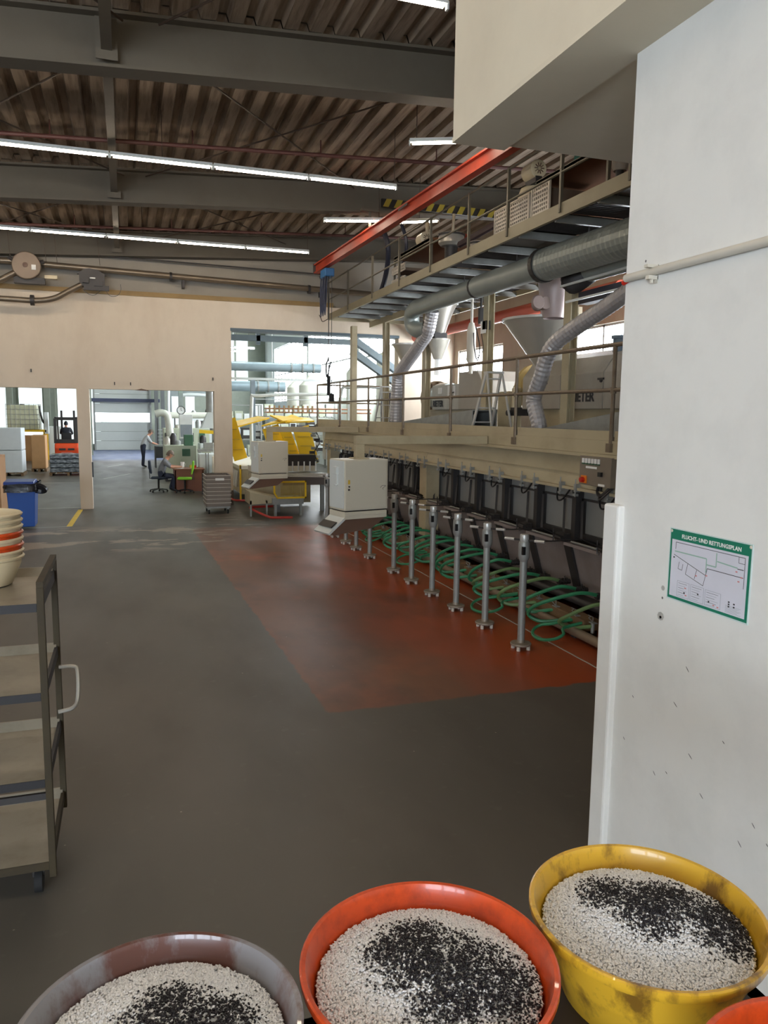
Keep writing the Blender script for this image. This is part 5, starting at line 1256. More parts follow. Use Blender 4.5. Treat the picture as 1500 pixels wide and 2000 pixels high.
# ================================================================== left bay: bin, cartons, forklift, pallets
t = thing('wheelie_bin', 'blue wheeled refuse bin with a black bag under its lid', 'bin', (-2.35, 18.3, 0))
q = MB(); q.add([(-2.6, 18.05, .06), (-2.13, 18.05, .06), (-2.13, 18.6, .06), (-2.6, 18.6, .06), (-2.66, 17.95, .98), (-2.08, 17.95, .98), (-2.08, 18.65, .98), (-2.66, 18.65, .98)], [(0, 1, 2, 3), (4, 7, 6, 5), (0, 4, 5, 1), (1, 5, 6, 2), (2, 6, 7, 3), (3, 7, 4, 0)]); q.build('bin_body', blue, t, bev=.015)
q = MB(); q.prism([(17.9, 1.0), (18.68, 1.0), (18.7, 1.03), (18.5, 1.08), (17.95, 1.06)], 'yz', -2.7, -2.1); q.build('lid', bluelt, t, bev=.012)
q = MB()
ring = []
random.seed(5)
for k in range(20):
    a = 2 * PI * k / 20; ring.append((-2.37 + .345 * math.copysign(abs(math.cos(a)) ** .3, math.cos(a)), 18.3 + .425 * math.copysign(abs(math.sin(a)) ** .3, math.sin(a))))
for lv in range(4):
    pass
vs = [(x + random.uniform(-.02, .02), y + random.uniform(-.02, .02), z + random.uniform(-.02, .02)) for z, g in ((1.02, 1), (.96, 1), (.9, 1), (.84, 1)) for (x, y) in ring]
q.add(vs, [(i * 20 + j, i * 20 + (j + 1) % 20, (i + 1) * 20 + (j + 1) % 20, (i + 1) * 20 + j) for i in range(3) for j in range(20)])
q.path(curve([(-2.08, 18.0, .98), (-1.96, 17.98, .95), (-1.88, 18.0, .88), (-1.95, 18.05, .84), (-2.08, 18.05, .86)], 3), .06, 6)
q.build('refuse_bag', bag, t, smooth=True)
for y in (18.1, 18.55): MB().lathe((-2.62, y, .12), [(0, -.03), (.12, -.03), (.12, .03), (0, .03)], 16, 'y').build('wheel', rubber, t, smooth=True)
t.location.x += .17
def carton(x0, x1, y0, y1, z0, z1, label, m_=card, group=None):
    t = thing('carton', label, 'box', ((x0 + x1) / 2, (y0 + y1) / 2, z0), group)
    MB().b(x0, x1, y0, y1, z0, z1).build('box_body', m_, t, bev=.006)
    q = MB(); q.b(x0, (x0 + x1) / 2 - .004, y0, y1, z1, z1 + .005); q.b((x0 + x1) / 2 + .004, x1, y0, y1, z1, z1 + .006); q.build('lid_flaps', m_, t)
    return t
carton(-3.5, -2.72, 18.9, 19.8, .0, 1.55, 'tall brown carton at the left edge beside the blue bin')
for i, (x, z, l) in enumerate(((-2.86, 1.56, 'small teal box on the tall carton, right one'), (-2.98, 1.56, 'small teal box on the tall carton, left one'), (-2.96, 1.66, 'small teal box on top of the others on the tall carton'))):
    tag(MB().b(x - .07, x + .07, 19.0, 19.2, z, z + .095).build('small_box', teal, bev=.004), l, 'box', 'teal boxes on the tall carton')
carton(-2.75, -2.5, 17.2, 17.6, 0.0, .3, 'small open carton on the floor at the left edge below the tall one')
# wooden pallet near the trolley
t = thing('pallet', 'small wooden pallet on the floor behind the left trolley', 'pallet', (-2.2, 15.4, 0))
for k in range(5): MB().b(-3.1, -1.95, 14.9 + k * .22, 15.06 + k * .22, .1, .125).build('deck_board', woodm, t)
for k in range(3): MB().b(-3.1 + k * .5, -3.0 + k * .5, 14.9, 15.95, 0, .1).build('bearer', woodm, t)
# white wrapped goods on pallets
def pallet_load(x0, x1, y0, y1, z1, label, m_, n=2):
    t = thing('wrapped_pallet_load', label, 'goods', ((x0 + x1) / 2, (y0 + y1) / 2, 0), 'pallet loads in the left bay')
    for k in range(5): MB().b(x0 + k * (x1 - x0) / 5, x0 + (k + .75) * (x1 - x0) / 5, y0, y1, .1, .13).build('pallet_board', woodm, t)
    for k in range(3): xx = x0 + k * (x1 - x0 - .1) / 2; MB().b(xx, xx + .1, y0, y1, 0, .1).build('pallet_block', woodm, t)
    for k in range(n): MB().b(x0 + .02, x1 - .02, y0 + .02, y1 - .02, .13 + (z1 - .13) * k / n, .13 + (z1 - .13) * (k + 1) / n - .01).build('goods_block', m_, t, bev=.03)
    return t
pallet_load(-5.2, -3.9, 33, 34.2, 1.9, 'white wrapped pallet load next to the yellow stand', wrapw, 2)
pallet_load(-3.85, -2.9 - .35, 35.2, 36.2, 1.55, 'brown cardboard pallet load behind the white one', card, 1)
pallet_load(-2.95, -1.55, 32.9, 34.1, .85, 'dark plastic wrapped sacks on a pallet behind the forklift', wrapdk, 4)
# IBC on yellow stand
t = thing('yellow_stand', 'yellow steel stand under the caged liquid tank', 'stand', (-4.6, 43, 0))
for x in (-5.6, -3.95): 
    for y in (42.5, 43.6): MB().b(x - .06, x + .06, y - .06, y + .06, 0, 1.5).build('leg', yellow, t)
q = MB(); q.b(-5.7, -3.85, 42.4, 43.7, 1.5, 1.6); q.beam((-3.95, 42.45, 1.4), (-4.4, 42.45, .9), .08, .08); q.build('top_frame', yellow, t)
MB().b(-5.4, -4.15, 42.7, 43.4, 0, 1.3).build('wood_panel', card, t)
t = thing('caged_tank', 'white liquid tank in a wire cage on the yellow stand', 'tank', (-4.8, 43, 1.6))
MB().b(-5.65, -4.25, 42.5, 43.6, 1.62, 2.85).build('tank_body', mat('tank plastic', (206, 206, 176), .4), t, bev=.06)
q = MB()
for k in range(8): x = -5.7 + k * 1.5 / 7; q.b(x, x + .02, 42.44, 42.46, 1.6, 2.9)
for k in range(6): z = 1.62 + k * .25; q.b(-5.7, -4.2, 42.43, 42.45, z, z + .02); q.b(-4.2, -4.18, 42.43, 43.65, z, z + .02)
for k in range(5): y = 42.45 + k * .28; q.b(-4.2, -4.18, y, y + .02, 1.6, 2.9)
q.build('cage', galv, t)
MB().lathe((-5.0, 43.0, 2.85), [(0, 0), (.12, 0), (.12, .06), (0, .06)], 12).build('cap', blackp, t)
q = MB(); q.path(curve([(-4.15, 42.6, 2.8), (-4.1, 42.5, 2.4), (-4.0, 42.5, 2.0), (-3.9, 42.6, 1.9), (-3.9, 42.6, 1.5)], 4), .05, 6); tag(q.build('dosing_hose', darkst, smooth=True), 'dark hose hanging from the caged tank', 'hose')
tag(MB().b(-3.95, -3.75, 42.4, 42.8, 1.4, 2.5).build('dosing_pump', whiteblue, bev=.02), 'white dosing unit beside the caged tank', 'pump')
tag(MB().b(-3.9, -3.3, 44, 44.6, 0, 1.75).build('white_cabinet', whiteblue, bev=.02), 'white cabinet standing between tank and forklift', 'cabinet')

# forklift from behind
t = thing('forklift', 'orange forklift with dark cab driving away from the viewer', 'forklift', (-2.95, 40.6, 0))
q = MB(); q.prism([(40.3, .45), (40.25, .8), (40.35, 1.0), (41.0, 1.02), (41.2, .5), (41.0, .3), (40.45, .3)], 'yz', -3.5, -2.4); q.build('counterweight', ofork, t, bev=.06)
q = MB(); q.b(-3.3, -3.0, 40.24, 40.3, .66, .76); q.b(-2.9, -2.6, 40.24, 40.3, .66, .76); q.build('vent_slots', darkst, t)
MB().b(-3.45, -2.45, 41.0, 42.6, .3, .75).build('chassis', ofork, t, bev=.04)
MB().b(-3.42, -2.48, 40.42, 40.5, 1.0, 1.2).build('rear_hood', darkst, t, bev=.02)
q = MB()
for x in (-3.46, -2.5): q.beam((x, 40.45, 1.0), (x, 40.6, 2.2), .1, .13, (1, 0, 0)); q.beam((x, 42.3, .8), (x, 42.0, 2.25), .06, .06, (1, 0, 0)); q.beam((x, 40.7, 2.25), (x, 42.0, 2.25), .07, .06)
for k in range(4): y = 40.7 + k * .43; q.b(-3.48, -2.44, y, y + .06, 2.12, 2.26)
q.build('overhead_guard', darkst, t)
q = MB(); q.b(-3.2, -2.75, 40.85, 41.0, 1.0, 1.5); q.build('seat_back', blackp, t, bev=.03)
for x in (-3.3, -2.7): MB().b(x - .05, x + .05, 42.55, 42.65, .1, 2.6).build('mast_rail', darkst, t)
for x in (-3.25, -2.75): MB().b(x - .05, x + .05, 42.7, 43.7, .05, .1).build('fork', darkst, t)
for x in (-3.4, -2.5):
    for y, r in ((40.75, .26), (42.3, .32)): MB().lathe((x, y, r), [(0, -.1), (r * .8, -.1), (r, -.07), (r, .07), (r * .8, .1), (0, .1)], 18, 'x').build('wheel', rubber, t, smooth=True)
MB().b(-3.2, -2.7, 40.24, 40.26, .55, .56).build('plate_line', whiteblue, t)

t.location.x += .17; bpy.data.objects['person.002'].location.x += .17
# ================================================================== far hall: back wall panels, door
for i, (a, c) in enumerate(((-8.3, -7.2), (-6.5, -5.1), (-4.2, -3.0), (-2.3, -1.6))):
    win = bpy.data.objects.new('window_%d' % (i + 9), None); COL.objects.link(win); win.location = (a, 54.4, 0); st(win); OFF[win.name] = (a, 54.4, 0)
    MB().b(a, c, 54.42, 54.46, .4, 7.5).build('pane', panew, win)
    q = MB(); q.b(a - .05, c + .35, 54.36, 54.42, 4.55, 4.7); q.b(a - .04, a, 54.38, 54.44, .4, 7.5); q.b(c, c + .04, 54.38, 54.44, .4, 7.5); q.build('window_frame', far_g, win)
for i, x in enumerate((-7.0, -4.8, -2.7)):
    st(MB().b(x - .18, x + .18, 53.9, 54.3, 0, 8).build('trim_%d' % (i + 5), far_g))
d = bpy.data.objects.new('door_1', None); COL.objects.link(d); d.location = (-.2, 53.9, 0); st(d); OFF[d.name] = (-.2, 53.9, 0)
for k in range(8):
    z = .02 + k * .62; MB().b(-1.9, 1.55, 53.9, 53.96, z, z + .6).build('door_panel', pane_s if k == 3 else doorm, d)
q = MB()
for x in (-1.95, 1.6): q.b(x - .06, x + .06, 53.8, 53.9, 0, 6)
q.build('door_track', galv, d)
MB().b(-2.4, 2.2, 53.4, 53.6, 3.2, 3.42).build('lintel_bar', mat('navy steel', (58, 64, 86), .5), d)
for x in (1.95, 2.35): tag(MB().b(x - .12, x + .12, 52.6, 52.9, 0, 7.5).build('dark_column', mat('dark grey column', (92, 94, 92), .5)), 'dark grey steel column right of the sectional door, ' + ('left one' if x < 2 else 'right one'), 'column')
for i, x in enumerate((2.9, 3.9)):
    tag(MB().b(x - .28, x + .28, 50.0, 50.1, 0, 7.6).build('pale_panel', far_w), 'tall pale wall panel behind the machines, ' + ('left' if i == 0 else 'right') + ' one', 'panel')

# lights in the far hall
for i, (x, y, z) in enumerate(((3.6, 27, 5.42), (5.3, 27, 5.42), (4.2, 31, 5.15), (4.4, 36, 5.4), (4.4, 43, 5.7), (-3, 28, 6.5), (-3, 36, 6.5), (-3, 44, 6.5), (0, 44, 6.6), (0, 30, 6.6))):
    light((x - .78, y, z), (x + .78, y, z), 'cool white tube in the far hall, ' + ['upper left one seen in the tall opening', 'upper one beside it in the tall opening', 'second one down in the tall opening', 'third one down in the tall opening', 'lowest one in the tall opening', 'over the left bay, nearest', 'over the left bay, middle', 'over the left bay, farthest', 'over the aisle, farthest', 'over the aisle, nearest'][i], 'tubes in the far hall', (.15, .85), tube_f)

# blue-grey conveyor truss across the tall opening with chute
t = thing('conveyor_truss', 'blue grey truss conveyor crossing the tall opening and sloping down right', 'conveyor', (3, 24, 4.9))
bg_ = MATS['blue grey lintel steel']
q = MB(); q.b(3.0, 7.2, 23.9, 24.1, 4.8, 4.97)
q.build('upper_chord', bg_, t)
for (a, c) in (((7.0, 24, 5.0), (9.2, 24, 3.6)), ((7.0, 24, 4.6), (9.0, 24, 3.3))): MB().beam(a, c, .3, .2).build('sloping_chute', bg_, t)
for x in (3.9, 5.4): MB().b(x, x + .12, 23.9, 24.1, 4.7, 5.5).build('bracket', bg_, t)
# far ducts
for i, (x0, x1, y, z, r, l) in enumerate(((3.0, 6.7, 27, 4.2, .16, 'upper round duct in the tall opening'), (3.0, 6.0, 30, 3.62, .2, 'lower round duct in the tall opening'))):
    t = thing('round_duct', 'blue grey ' + l, 'duct', (x0, y, z))
    MB().cyl((x0, y, z), (x1, y, z), r, n=16).build('duct_run', mat('blue duct', (150, 168, 176), .35, .4), t, smooth=True)
    for k in range(3): MB().lathe((x1 - .3 - .4 * k, y, z), [(r, 0), (r + .02, 0), (r + .02, .05), (r, .05)], 16, 'x').build('duct_ring', galv, t)
    for xx in (x0 + .6, x1 - .5): MB().cyl((xx, y, z), (xx, y, 8.2 + .031 * (xx + 14)), .012, n=5).build('hanger_rod', galv, t)
tag(MB().b(3.0, 7.6, 26.12, 26.24, 3.7, 3.78).b(7.5, 7.6, 26.12, 26.24, 0, 3.7).build('long_bar', whiteblue), 'bright horizontal cable tray in the tall opening', 'tray')
tag(MB().b(4.05, 4.2, 26.1, 26.25, 0, 3.698).build('grey_post', mat('bluish post', (132, 146, 156), .5)), 'bluish grey post holding the cable tray', 'post')
# big white silos by the far windows
for i, (x, y, r, z1, l) in enumerate(((8.9, 25.5, .55, 5.0, 'nearest'), (8.8, 29.0, .55, 4.7, 'second'), (8.5, 35.6, .7, 4.4, 'third'), (8.6, 39, .7, 4.4, 'farthest'))):
    t = thing('silo', 'tall white silo by the far windows, %s one' % l, 'silo', (x, y, 0), 'white silos')
    MB().lathe((x, y, 0), [(0, .8), (r * .3, .8), (r, 1.6), (r, z1 - .5), (r * .3, z1), (0, z1)], 22).build('shell', silo, t, smooth=True)
    for k in range(3):
        a = 2 * PI * k / 3; MB().cyl((x + r * .8 * math.cos(a), y + r * .8 * math.sin(a), 0), (x + r * .8 * math.cos(a), y + r * .8 * math.sin(a), 1.7), .05, n=6).build('leg', galv, t)
# far shelving / machines seen through the openings
def rackm(x0, x1, y, z0, z1, n, label, m_=darkst, name='equipment_rack', boxes=True, seed=1):
    random.seed(seed); t = thing(name, label, 'rack', ((x0 + x1) / 2, y, 0))
    for x in (x0, x1): 
        for yy in (y, y + .6): MB().b(x - .03, x + .03, yy - .03, yy + .03, 0, z1).build('upright', galv, t)
    for k in range(n):
        z = z0 + (z1 - z0) * k / max(1, n - 1)
        MB().b(x0, x1, y - .02, y + .62, z - .03, z).build('shelf', galv, t)
    return t
rk = []
def things_on(x0, x1, y, z, h, pal, lab, cat, nm, seed=1, w_=.3):
    random.seed(seed); x = x0; i = 0
    words = ['first', 'second', 'third', 'fourth', 'fifth', 'sixth', 'seventh', 'eighth', 'ninth', 'tenth', 'eleventh', 'twelfth']
    while x < x1 - w_ * .5 and i < 12:
        ww = w_ * random.uniform(.6, 1.0); hh = h * random.uniform(.6, 1)
        t = thing(nm, '%s, %s from the left' % (lab, words[i]), cat, (x + ww / 2, y, z), lab)
        mm = pal[random.randrange(len(pal))]
        MB().b(x, x + ww, y, y + .35, z + .03, z + hh).build('case', mm, t, bev=.01)
        MB().b(x + ww * .15, x + ww * .85, y - .01, y, z + hh * .35, z + hh * .8).build('front_panel', pal[random.randrange(len(pal))], t)
        q = MB(); q.b(x + .02, x + .06, y + .03, y + .07, z, z + .03); q.b(x + ww - .06, x + ww - .02, y + .03, y + .07, z, z + .03); q.build('foot', darkst, t)
        x += ww + .05; i += 1
palf = [whiteblue, machg, darkst, galv, far_w]
rackm(5.2, 9.0, 33, .9, 3.2, 4, 'long open equipment rack behind the handrail in the far hall')
for k, z in enumerate((.9, 1.67, 2.43)): things_on(5.3, 8.9, 33.05, z, .6, palf, ['grey unit on the bottom shelf of the far rack', 'grey unit on the middle shelf of the far rack', 'grey unit on the upper shelf of the far rack'][k], 'unit', 'rack_unit', seed=k + 3, w_=.42)
rackm(3.2, 5.0, 29.7, .9, 2.9, 4, 'white open rack left in the tall opening of the end wall')
for k, z in enumerate((.9, 1.57, 2.23)): things_on(3.25, 4.9, 29.75, z, .5, palf, ['pale unit on the bottom shelf of the white rack', 'pale unit on the middle shelf of the white rack', 'pale unit on the top shelf of the white rack'][k], 'unit', 'rack_unit', seed=k + 9, w_=.4)
# brown copper manifold
t = thing('pipe_manifold', 'copper brown pipe manifold behind the handrail', 'manifold', (5, 26.5, 2.8))
for z in (2.75, 2.62): MB().cyl((4.6, 26.6, z), (8.5, 26.6, z), .025, n=6).build('header', mat('copper brown', (166, 112, 80), .5, .3), t)
for x in (4.62, 8.4): MB().b(x, x + .05, 26.58, 26.63, 0, 2.78).build('stand_leg', galv, t)
for k in range(10): MB().b(4.75 + k * .17, 4.8 + k * .17, 26.56, 26.64, 2.6, 2.86).build('valve', mat('ochre', (150, 120, 80), .5), t)
for k, (p) in enumerate((((3.9, 25, .6), (3.9, 25, 2.9), (4.2, 25, 3.15), (6.6, 25, 3.25)), ((6.9, 25, .9), (6.9, 25, 3.2), (7.3, 25, 3.5), (8.8, 25, 3.5)))):
    tag(MB().path(curve(p, 4), .06, 8).build('bent_pipe', whiteblue if k == 0 else galv, smooth=True), ['white bent pipe left in the tall opening', 'grey bent pipe at the right of the tall opening'][k], 'pipe')

# machines seen through the middle opening
t = thing('workbench', 'dark workbench with black tray in front of the standing person', 'bench', (1.9, 37, 0))
MB().b(1.25, 2.3, 36.8, 37.6, 1.0, 1.06).build('bench_top', galv, t)
MB().b(1.3, 2.25, 36.78, 36.8, .45, .98).build('black_front', blackp, t)
for x in (1.27, 2.25): MB().b(x - .03, x + .03, 36.8, 37.6, 0, 1.0).build('leg', darkst, t)
for k in range(4): MB().b(1.4, 2.2, 37.3, 37.6, 1.25 + k * .16, 1.28 + k * .16).build('rack_tray', galv, t)
for x in (1.4, 2.2): MB().b(x - .02, x + .02, 37.3, 37.6, 1.0, 2.3).build('rack_upright', darkst, t)
def machine(x0, x1, y, z1, label, m_, seed, extras=True):
    random.seed(seed); t = thing('processing_machine', label, 'machine', ((x0 + x1) / 2, y, 0))
    MB().b(x0, x1, y, y + 1.0, .1, z1).build('cabinet_body', m_, t, bev=.02)
    q = MB()
    for x in (x0 + .05, x1 - .05): q.b(x - .04, x + .04, y + .05, y + .95, 0, .1)
    q.build('plinth', darkst, t)
    w_ = (x1 - x0)
    n = max(2, int(w_ / .45))
    for k in range(n):
        a = x0 + w_ * k / n; MB().b(a + .02, a + w_ / n - .02, y - .02, y, .2, z1 * .62).build('panel', [m_, whiteblue, galv][random.randrange(3)], t, bev=.005)
        MB().b(a + .05, a + w_ / n * .6, y - .03, y - .01, z1 * .7, z1 * .9).build('control_plate', [darkst, papr, machg, dkgreen][random.randrange(4)], t)
    for k in range(3):
        a = x0 + w_ * random.uniform(.1, .8); h = random.uniform(.15, .45)
        MB().lathe((a, y + .5, z1), [(0, 0), (.12, 0), (.12, h * .7), (.06, h), (0, h)], 12).build('top_fitting', [galv, stain, darkst][k], t, smooth=True)
    return t
machine(1.35, 2.5, 29.5, 1.35, 'pale green low machine behind the brown desk', machg, 4)
machine(2.55, 3.8, 28.5, 1.45, 'white machine right of the pale green one', whiteblue, 5)
machine(1.5, 3.4, 33.5, 1.9, 'pale cabinet machine in the middle distance', machg, 6)
machine(3.0, 5.6, 40, 2.4, 'long pale machine far back in the middle opening', whiteblue, 7)
tag(MB().b(2.02, 2.34, 28.9, 29.3, 1.36, 1.76).build('green_cover', dkgreen, bev=.02), 'dark green machine cover above the desk', 'cover')
t = thing('white_control_panel', 'white control panel with drawing standing above the machines', 'panel', (2.3, 31, 1.6))
MB().b(2.0, 2.5, 31, 31.1, 1.55, 2.5).build('panel_board', papr, t, bev=.01); MB().b(2.03, 2.47, 30.99, 31, 1.62, 2.1).build('drawing', inkgrey, t); MB().b(2.2, 2.26, 31.0, 31.06, .0, 1.55).build('stand', galv, t)
t = thing('pressure_gauge_clock', 'round white clock on a grey column in the middle opening', 'clock', (2.12, 31.8, 2.5))
MB().lathe((2.12, 31.8, 2.66), [(0, 0), (.14, 0), (.15, .02), (.15, .1), (0, .1)], 22, 'y').build('clock_face', papr, t, smooth=True)
q = MB(); q.beam((2.12, 31.79, 2.66), (2.12, 31.79, 2.76), .012, .012, (1, 0, 0)); q.beam((2.12, 31.79, 2.66), (2.18, 31.79, 2.64), .012, .012); q.build('clock_hands', ink, t)
MB().lathe((2.12, 31.78, 2.66), [(.15, 0), (.17, 0), (.17, .07), (.15, .07)], 22, 'y', closed=True).build('clock_rim', darkst, t)
gc = tag(MB().b(2.05, 2.22, 31.9, 32.1, 0, 4.6).build('grey_column', mat('grey column', (140, 148, 144), .5)), 'grey column with a green signal lamp behind the round clock', 'column')
MB().b(2.0, 2.06, 31.8, 31.9, 3.45, 3.65).build('signal_lamp', greenlamp, gc)
# white vertical ducts left of the clock
t = thing('white_duct', 'thick white duct with bent top behind the seated person', 'duct', (1.7, 32.5, 1))
MB().path(curve([(1.15, 32.5, 2.5), (1.35, 32.5, 2.55), (1.55, 32.5, 2.5), (1.65, 32.5, 2.3), (1.72, 32.5, 1.6), (1.78, 32.5, 1.0)], 5), .15, 12).build('duct_tube', silo, t, smooth=True)
for k, (x, y, z, xe) in enumerate(((1.75, 34, 3.6, 2.6), (2.2, 33, 3.3, 3.3))):
    tag(MB().path(curve([(x, y, .9), (x, y, z - .3), (x + .15, y, z), (xe, y, z)], 5), .07, 8).build('bent_pipe', whiteblue, smooth=True), ['outer white bent pipe in the middle opening', 'inner white bent pipe in the middle opening'][k], 'pipe')
tag(MB().cyl((1.8, 35, 2.45), (4.4, 35, 2.45), .14, n=14).cyl((2.4, 35, 0), (2.4, 35, 2.4), .04, n=6).cyl((4.2, 35, 0), (4.2, 35, 2.4), .04, n=6).build('white_pipe', silo, smooth=True), 'thick white horizontal pipe in the middle opening', 'pipe')
tag(MB().b(1.9, 4.6, 36, 36.3, 3.3, 3.75).b(1.9, 2.0, 36, 36.3, 0, 3.3).b(4.5, 4.6, 36, 36.3, 0, 3.3).build('grey_gantry', mat('gantry', (124, 132, 132), .5)), 'grey gantry beam at the top of the middle opening', 'beam')
win = bpy.data.objects.new('window_13', None); COL.objects.link(win); win.location = (2, 54.4, 0); st(win); OFF[win.name] = (2, 54.4, 0)  # light panels, built as glowing panes on the back wall
for i in range(6): MB().b(2.7 + i * .95, 3.5 + i * .95, 54.42, 54.46, 4.2, 7.8).build('pane', panew, win)
t = thing('extractor_hood', 'white extractor hood with round duct at the right of the middle opening', 'hood', (2.75, 26.8, 2))
q = MB(); a_, z0, z1 = .32, 2.05, 2.6
q.add([(2.75 - a_, 26.5, z0), (2.75 + a_, 26.5, z0), (2.75 + a_, 27.1, z0), (2.75 - a_, 27.1, z0), (2.66, 26.7, z1), (2.84, 26.7, z1), (2.84, 26.9, z1), (2.66, 26.9, z1)], [(0, 1, 2, 3), (4, 7, 6, 5), (0, 4, 5, 1), (1, 5, 6, 2), (2, 6, 7, 3), (3, 7, 4, 0)]); q.build('hood_shell', whiteblue, t)
MB().cyl((2.75, 26.8, 2.6), (2.75, 26.8, 6), .13, n=14).build('hood_duct', galv, t, smooth=True)
t = thing('bench_machine', 'grey bench machine with swivel arm at the right edge of the middle opening', 'machine', (2.6, 26.2, 0))
MB().b(2.3, 2.9, 26.0, 26.8, .4, 1.2).build('body', whiteblue, t, bev=.02)
for x in (2.5, 2.58): MB().b(x - .02, x + .02, 25.9, 25.94, 0, 1.25).build('leg', galv, t)
q = MB(); q.c(2.5, 26.1, 1.32, .5, .3, .08); q.c(2.6, 26.1, 1.48, .3, .25, .2); q.build('head', galv, t)
MB().b(2.68, 2.86, 25.7, 25.75, .5, 1.15).build('white_shield', mat('cream shield', (214, 206, 188), .5), t, bev=.03)
tag(MB().b(2.62, 2.9, 25.3, 25.5, .1, .62).build('green_machine_foot', mat('grey green', (84, 100, 88), .5), bev=.02), 'grey green machine foot behind the crate stack', 'machine')
# low yellow arm visible at right of middle opening
tag(MB().beam((2.45, 27.6, 1.92), (3.1, 27.6, 1.88), .1, .12).b(3.05, 3.15, 27.55, 27.65, 0, 1.9).build('yellow_arm', yellow), 'small yellow arm at the right edge of the middle opening', 'arm')

# ================================================================== machine with yellow guards beyond the opening
t = thing('pelletising_line', 'cream machine with steel rollers under the yellow guards', 'machine', (4, 22, 0))
MB().b(3.05, 4.4, 21.9, 26.5, .98, 1.08).build('top_deck', beigelt, t, bev=.01)
MB().b(3.1, 4.35, 22.0, 26.4, .25, .98).build('machine_body', beige, t, bev=.01)
for k in range(6):
    q = MB(); q.cyl((3.04, 22.2 + k * .35, .92), (3.0, 22.2 + k * .35, .45), .04, n=7); q.build('side_cylinder', alu, t, smooth=True)
MB().b(3.05, 3.1, 21.9, 21.94, .1, 1.1).build('yellow_edge', yellow, t)
MB().b(3.85, 5.1, 19.6, 20.4, .88, .98).build('infeed_table', galv, t)
MB().b(3.85, 5.1, 19.55, 19.6, .72, .95).build('table_front', mat('brown grey sheet', (100, 90, 84), .5), t)
for k in range(9): MB().cyl((3.6 + k * .16, 20.2, 1.05), (3.6 + k * .16, 20.2, 1.3), .02, n=6).build('pin', alu, t)
for k in range(4): MB().cyl((3.75, 18.8 + k * .3, 1.02), (5.1, 18.6 + k * .35, 1.0), .014, n=5).build('rod', alu, t)
MB().b(3.2, 5.0, 20.6, 21.3, 1.0, 1.15).build('cross_head', beigelt, t)
MB().b(3.3, 5.0, 20.7, 21.2, 1.15, 1.45).build('roller_box', darkst, t)
for x in (3.7, 4.9): MB().b(x, x + .1, 19.7, 19.8, 0, .75).build('table_leg', galv, t)
MB().b(3.2, 4.9, 20.9, 21.2, .1, .95).build('lower_box', beige, t)
# mesh guard below
t = thing('yellow_mesh_guard', 'low yellow mesh guard under the infeed table behind the far cabinet', 'guard', (3.9, 18.6, .3))
q = MB()
for (a, b_, c, e) in ((3.5, 4.25, .48, .52), (3.42, 4.25, .88, .92)): q.b(a, b_, 18.58, 18.62, c, e)
q.b(4.21, 4.25, 18.58, 18.62, .48, .92); q.b(3.42, 3.46, 18.58, 18.62, .62, .92); q.beam((3.44, 18.6, .63), (3.52, 18.6, .5), .04, .04, (0, 1, 0)); q.build('frame', yellow, t)
q = MB()
for k in range(20): q.b(3.48 + k * .037, 3.486 + k * .037, 18.59, 18.6, .52, .88)
for k in range(10): q.b(3.46, 4.22, 18.595, 18.6, .53 + k * .037, .536 + k * .037)
q.build('mesh', yellowmesh, t)
MB().b(3.45, 4.25, 18.9, 19.5, .3, .46).build('skid', galv, t)
for x in (3.5, 4.15): MB().b(x, x + .06, 18.9, 19.0, 0, .3).build('foot', galv, t)
# slanting cream chute and its legs under the far cabinet
t = thing('cream_chute', 'cream sheet chute on legs under the far cabinet', 'chute', (3.0, 19.5, 0))
MB().prism([(2.9, .62), (3.75, .42), (3.75, .34), (2.9, .3)], 'xz', 19.0, 19.9).build('chute_sheet', beige, t)
for x in (2.9, 3.3): MB().b(x, x + .04, 19.0, 19.04, 0, .4).build('leg', galv, t)
# red bumper rails
def bumper(pts, label):
    tag(MB().path(curve(pts, 3), .03, 8).build('red_bumper_rail', redr, smooth=True), label, 'rail', 'red bumper rails')
bumper([(3.55, 19.4, .2), (3.05, 19.35, .2), (2.95, 19.2, .18), (3.2, 18.2, .1), (3.35, 17.95, .1), (3.75, 17.9, .1)], 'red bumper rail on the floor under the far cabinet, near one')
bumper([(2.75, 24.5, .25), (2.72, 23, .2), (2.75, 21.2, .2), (2.9, 20.9, .2), (3.2, 20.9, .2)], 'red bumper rail behind the crate stack, far one')
# yellow tilting guards
def yguard(pts_top, legpts, label, seed=0):
    t = thing('yellow_tilting_guard', label, 'guard', tuple(pts_top[0]), 'yellow tilting guards')
    A, B, C_, D = [Vector(p) for p in pts_top]
    up = Vector((0, 0, .04))
    q = MB(); q.add([A, B, C_, D, A + up, B + up, C_ + up, D + up], [(3, 2, 1, 0), (4, 5, 6, 7), (0, 1, 5, 4), (1, 2, 6, 5), (2, 3, 7, 6), (3, 0, 4, 7)]); q.build('top_cover', yellow, t)
    for a, b_, w_ in legpts:
        a = Vector(a); b_ = Vector(b_); MB().beam(a, b_, w_, .04, (0, 1, 0)).build('side_cover', yellow, t)
        q = MB()
        for k in range(1, 4): p = a.lerp(b_, k / 4); q.c(p.x, p.y - .03, p.z, w_ * .7, .03, .03)
        q.build('rib', yellowmesh, t)
    return t
yguard([(2.8, 23.0, 2.05), (4.2, 23.4, 2.42), (4.0, 24.4, 2.45), (2.8, 24.0, 2.2)], [((2.9, 23.0, 2.4), (3.25, 23.0, 1.2), .4)], 'yellow tilted guard left, at the edge of the tall opening')
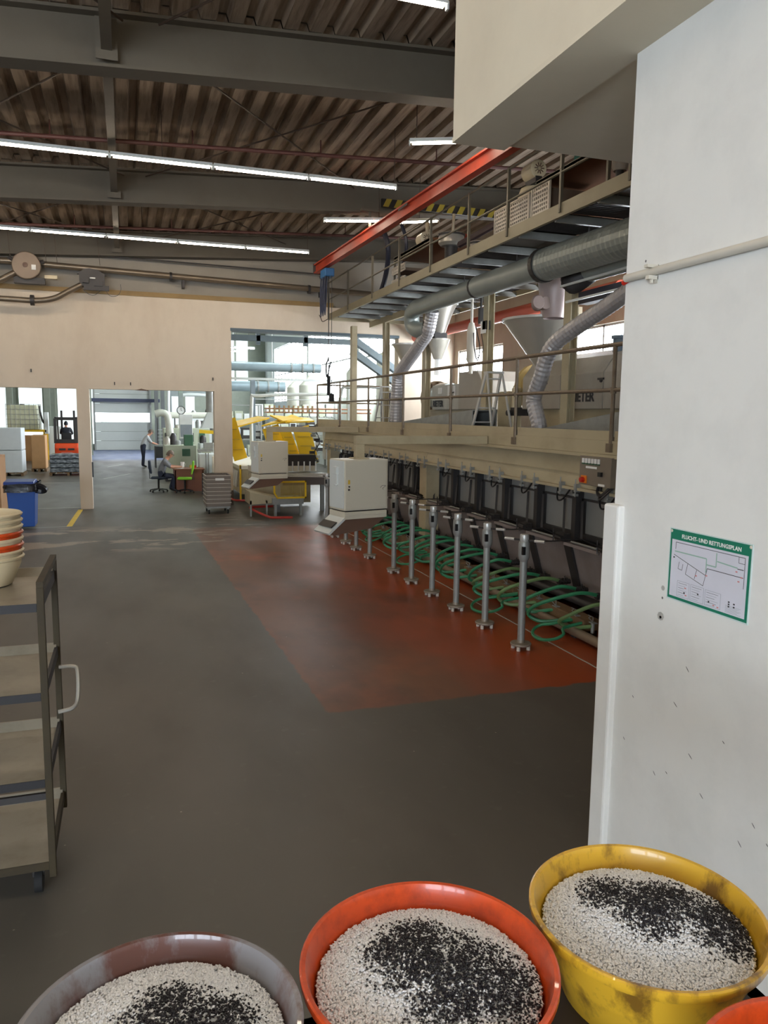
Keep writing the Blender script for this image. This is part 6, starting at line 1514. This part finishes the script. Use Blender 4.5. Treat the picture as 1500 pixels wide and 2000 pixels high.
yguard([(3.7, 21.95, 2.2), (4.45, 21.95, 2.35), (5.2, 22.3, 2.32), (4.8, 22.9, 2.52)], [((4.0, 22.2, 2.2), (4.3, 22.2, 1.35), .5)], 'yellow tilted guard in the middle above the far cabinet')
yguard([(4.4, 21.9, 2.3), (5.25, 21.9, 2.35), (5.3, 22.8, 2.42), (4.1, 22.8, 2.5)], [((4.85, 21.9, 2.2), (5.15, 21.9, 1.1), .5), ((4.4, 22.0, 2.1), (4.7, 22.0, 1.3), .3)], 'yellow tilted guard right, with long side cover reaching down')
# small control boxes and cabling beside it
t = thing('valve_cluster', 'cluster of valves and grey cables right of the yellow guards', 'valves', (5.2, 21.7, 1.2))
random.seed(12)
for k in range(9): MB().c(5.15 + random.uniform(-.12, .15), 21.3, 1.25 + k * .12, random.uniform(.08, .2), .1, .08).build('valve', [galv, whiteblue, darkst][k % 3], t)
q = MB(); q.path(curve([(5.1, 21.25, 2.2), (5.25, 21.25, 1.8), (5.1, 21.25, 1.5), (5.2, 21.25, 1.2)], 4), .015, 5); q.build('cable', blackp, t)
tag(MB().b(5.35, 5.6, 20.9, 21.3, 1.3, 2.15).build('grey_cabinet', whiteblue, bev=.01), 'narrow grey cabinet at the far end under the platform', 'cabinet')
# fire extinguisher strap on pillar etc.
tag(MB().b(-.885, -.85, 21.5, 21.56, .85, 1.25).build('black_strap', blackp), 'black strap hanging on the right side of the left pillar', 'strap')
t = thing('wall_barrier', 'dark horizontal beam with white arm and red disc above the forklift', 'barrier', (-2.8, 48, 0))
MB().b(-3.9, -1.8, 47.9, 48.1, 4.9, 5.1).build('beam', MATS['navy steel'], t)
for x in (-3.85, -1.95): MB().b(x, x + .08, 47.95, 48.05, 0, 4.9).build('post', far_g, t)
MB().cyl((-2.75, 47.9, 5.0), (-2.45, 47.9, 3.2), .05, n=6).build('white_arm', whiteblue, t)
MB().lathe((-2.68, 47.8, 4.7), [(0, 0), (.16, 0), (.16, .1), (0, .1)], 12, 'y').build('red_disc', redlamp, t)
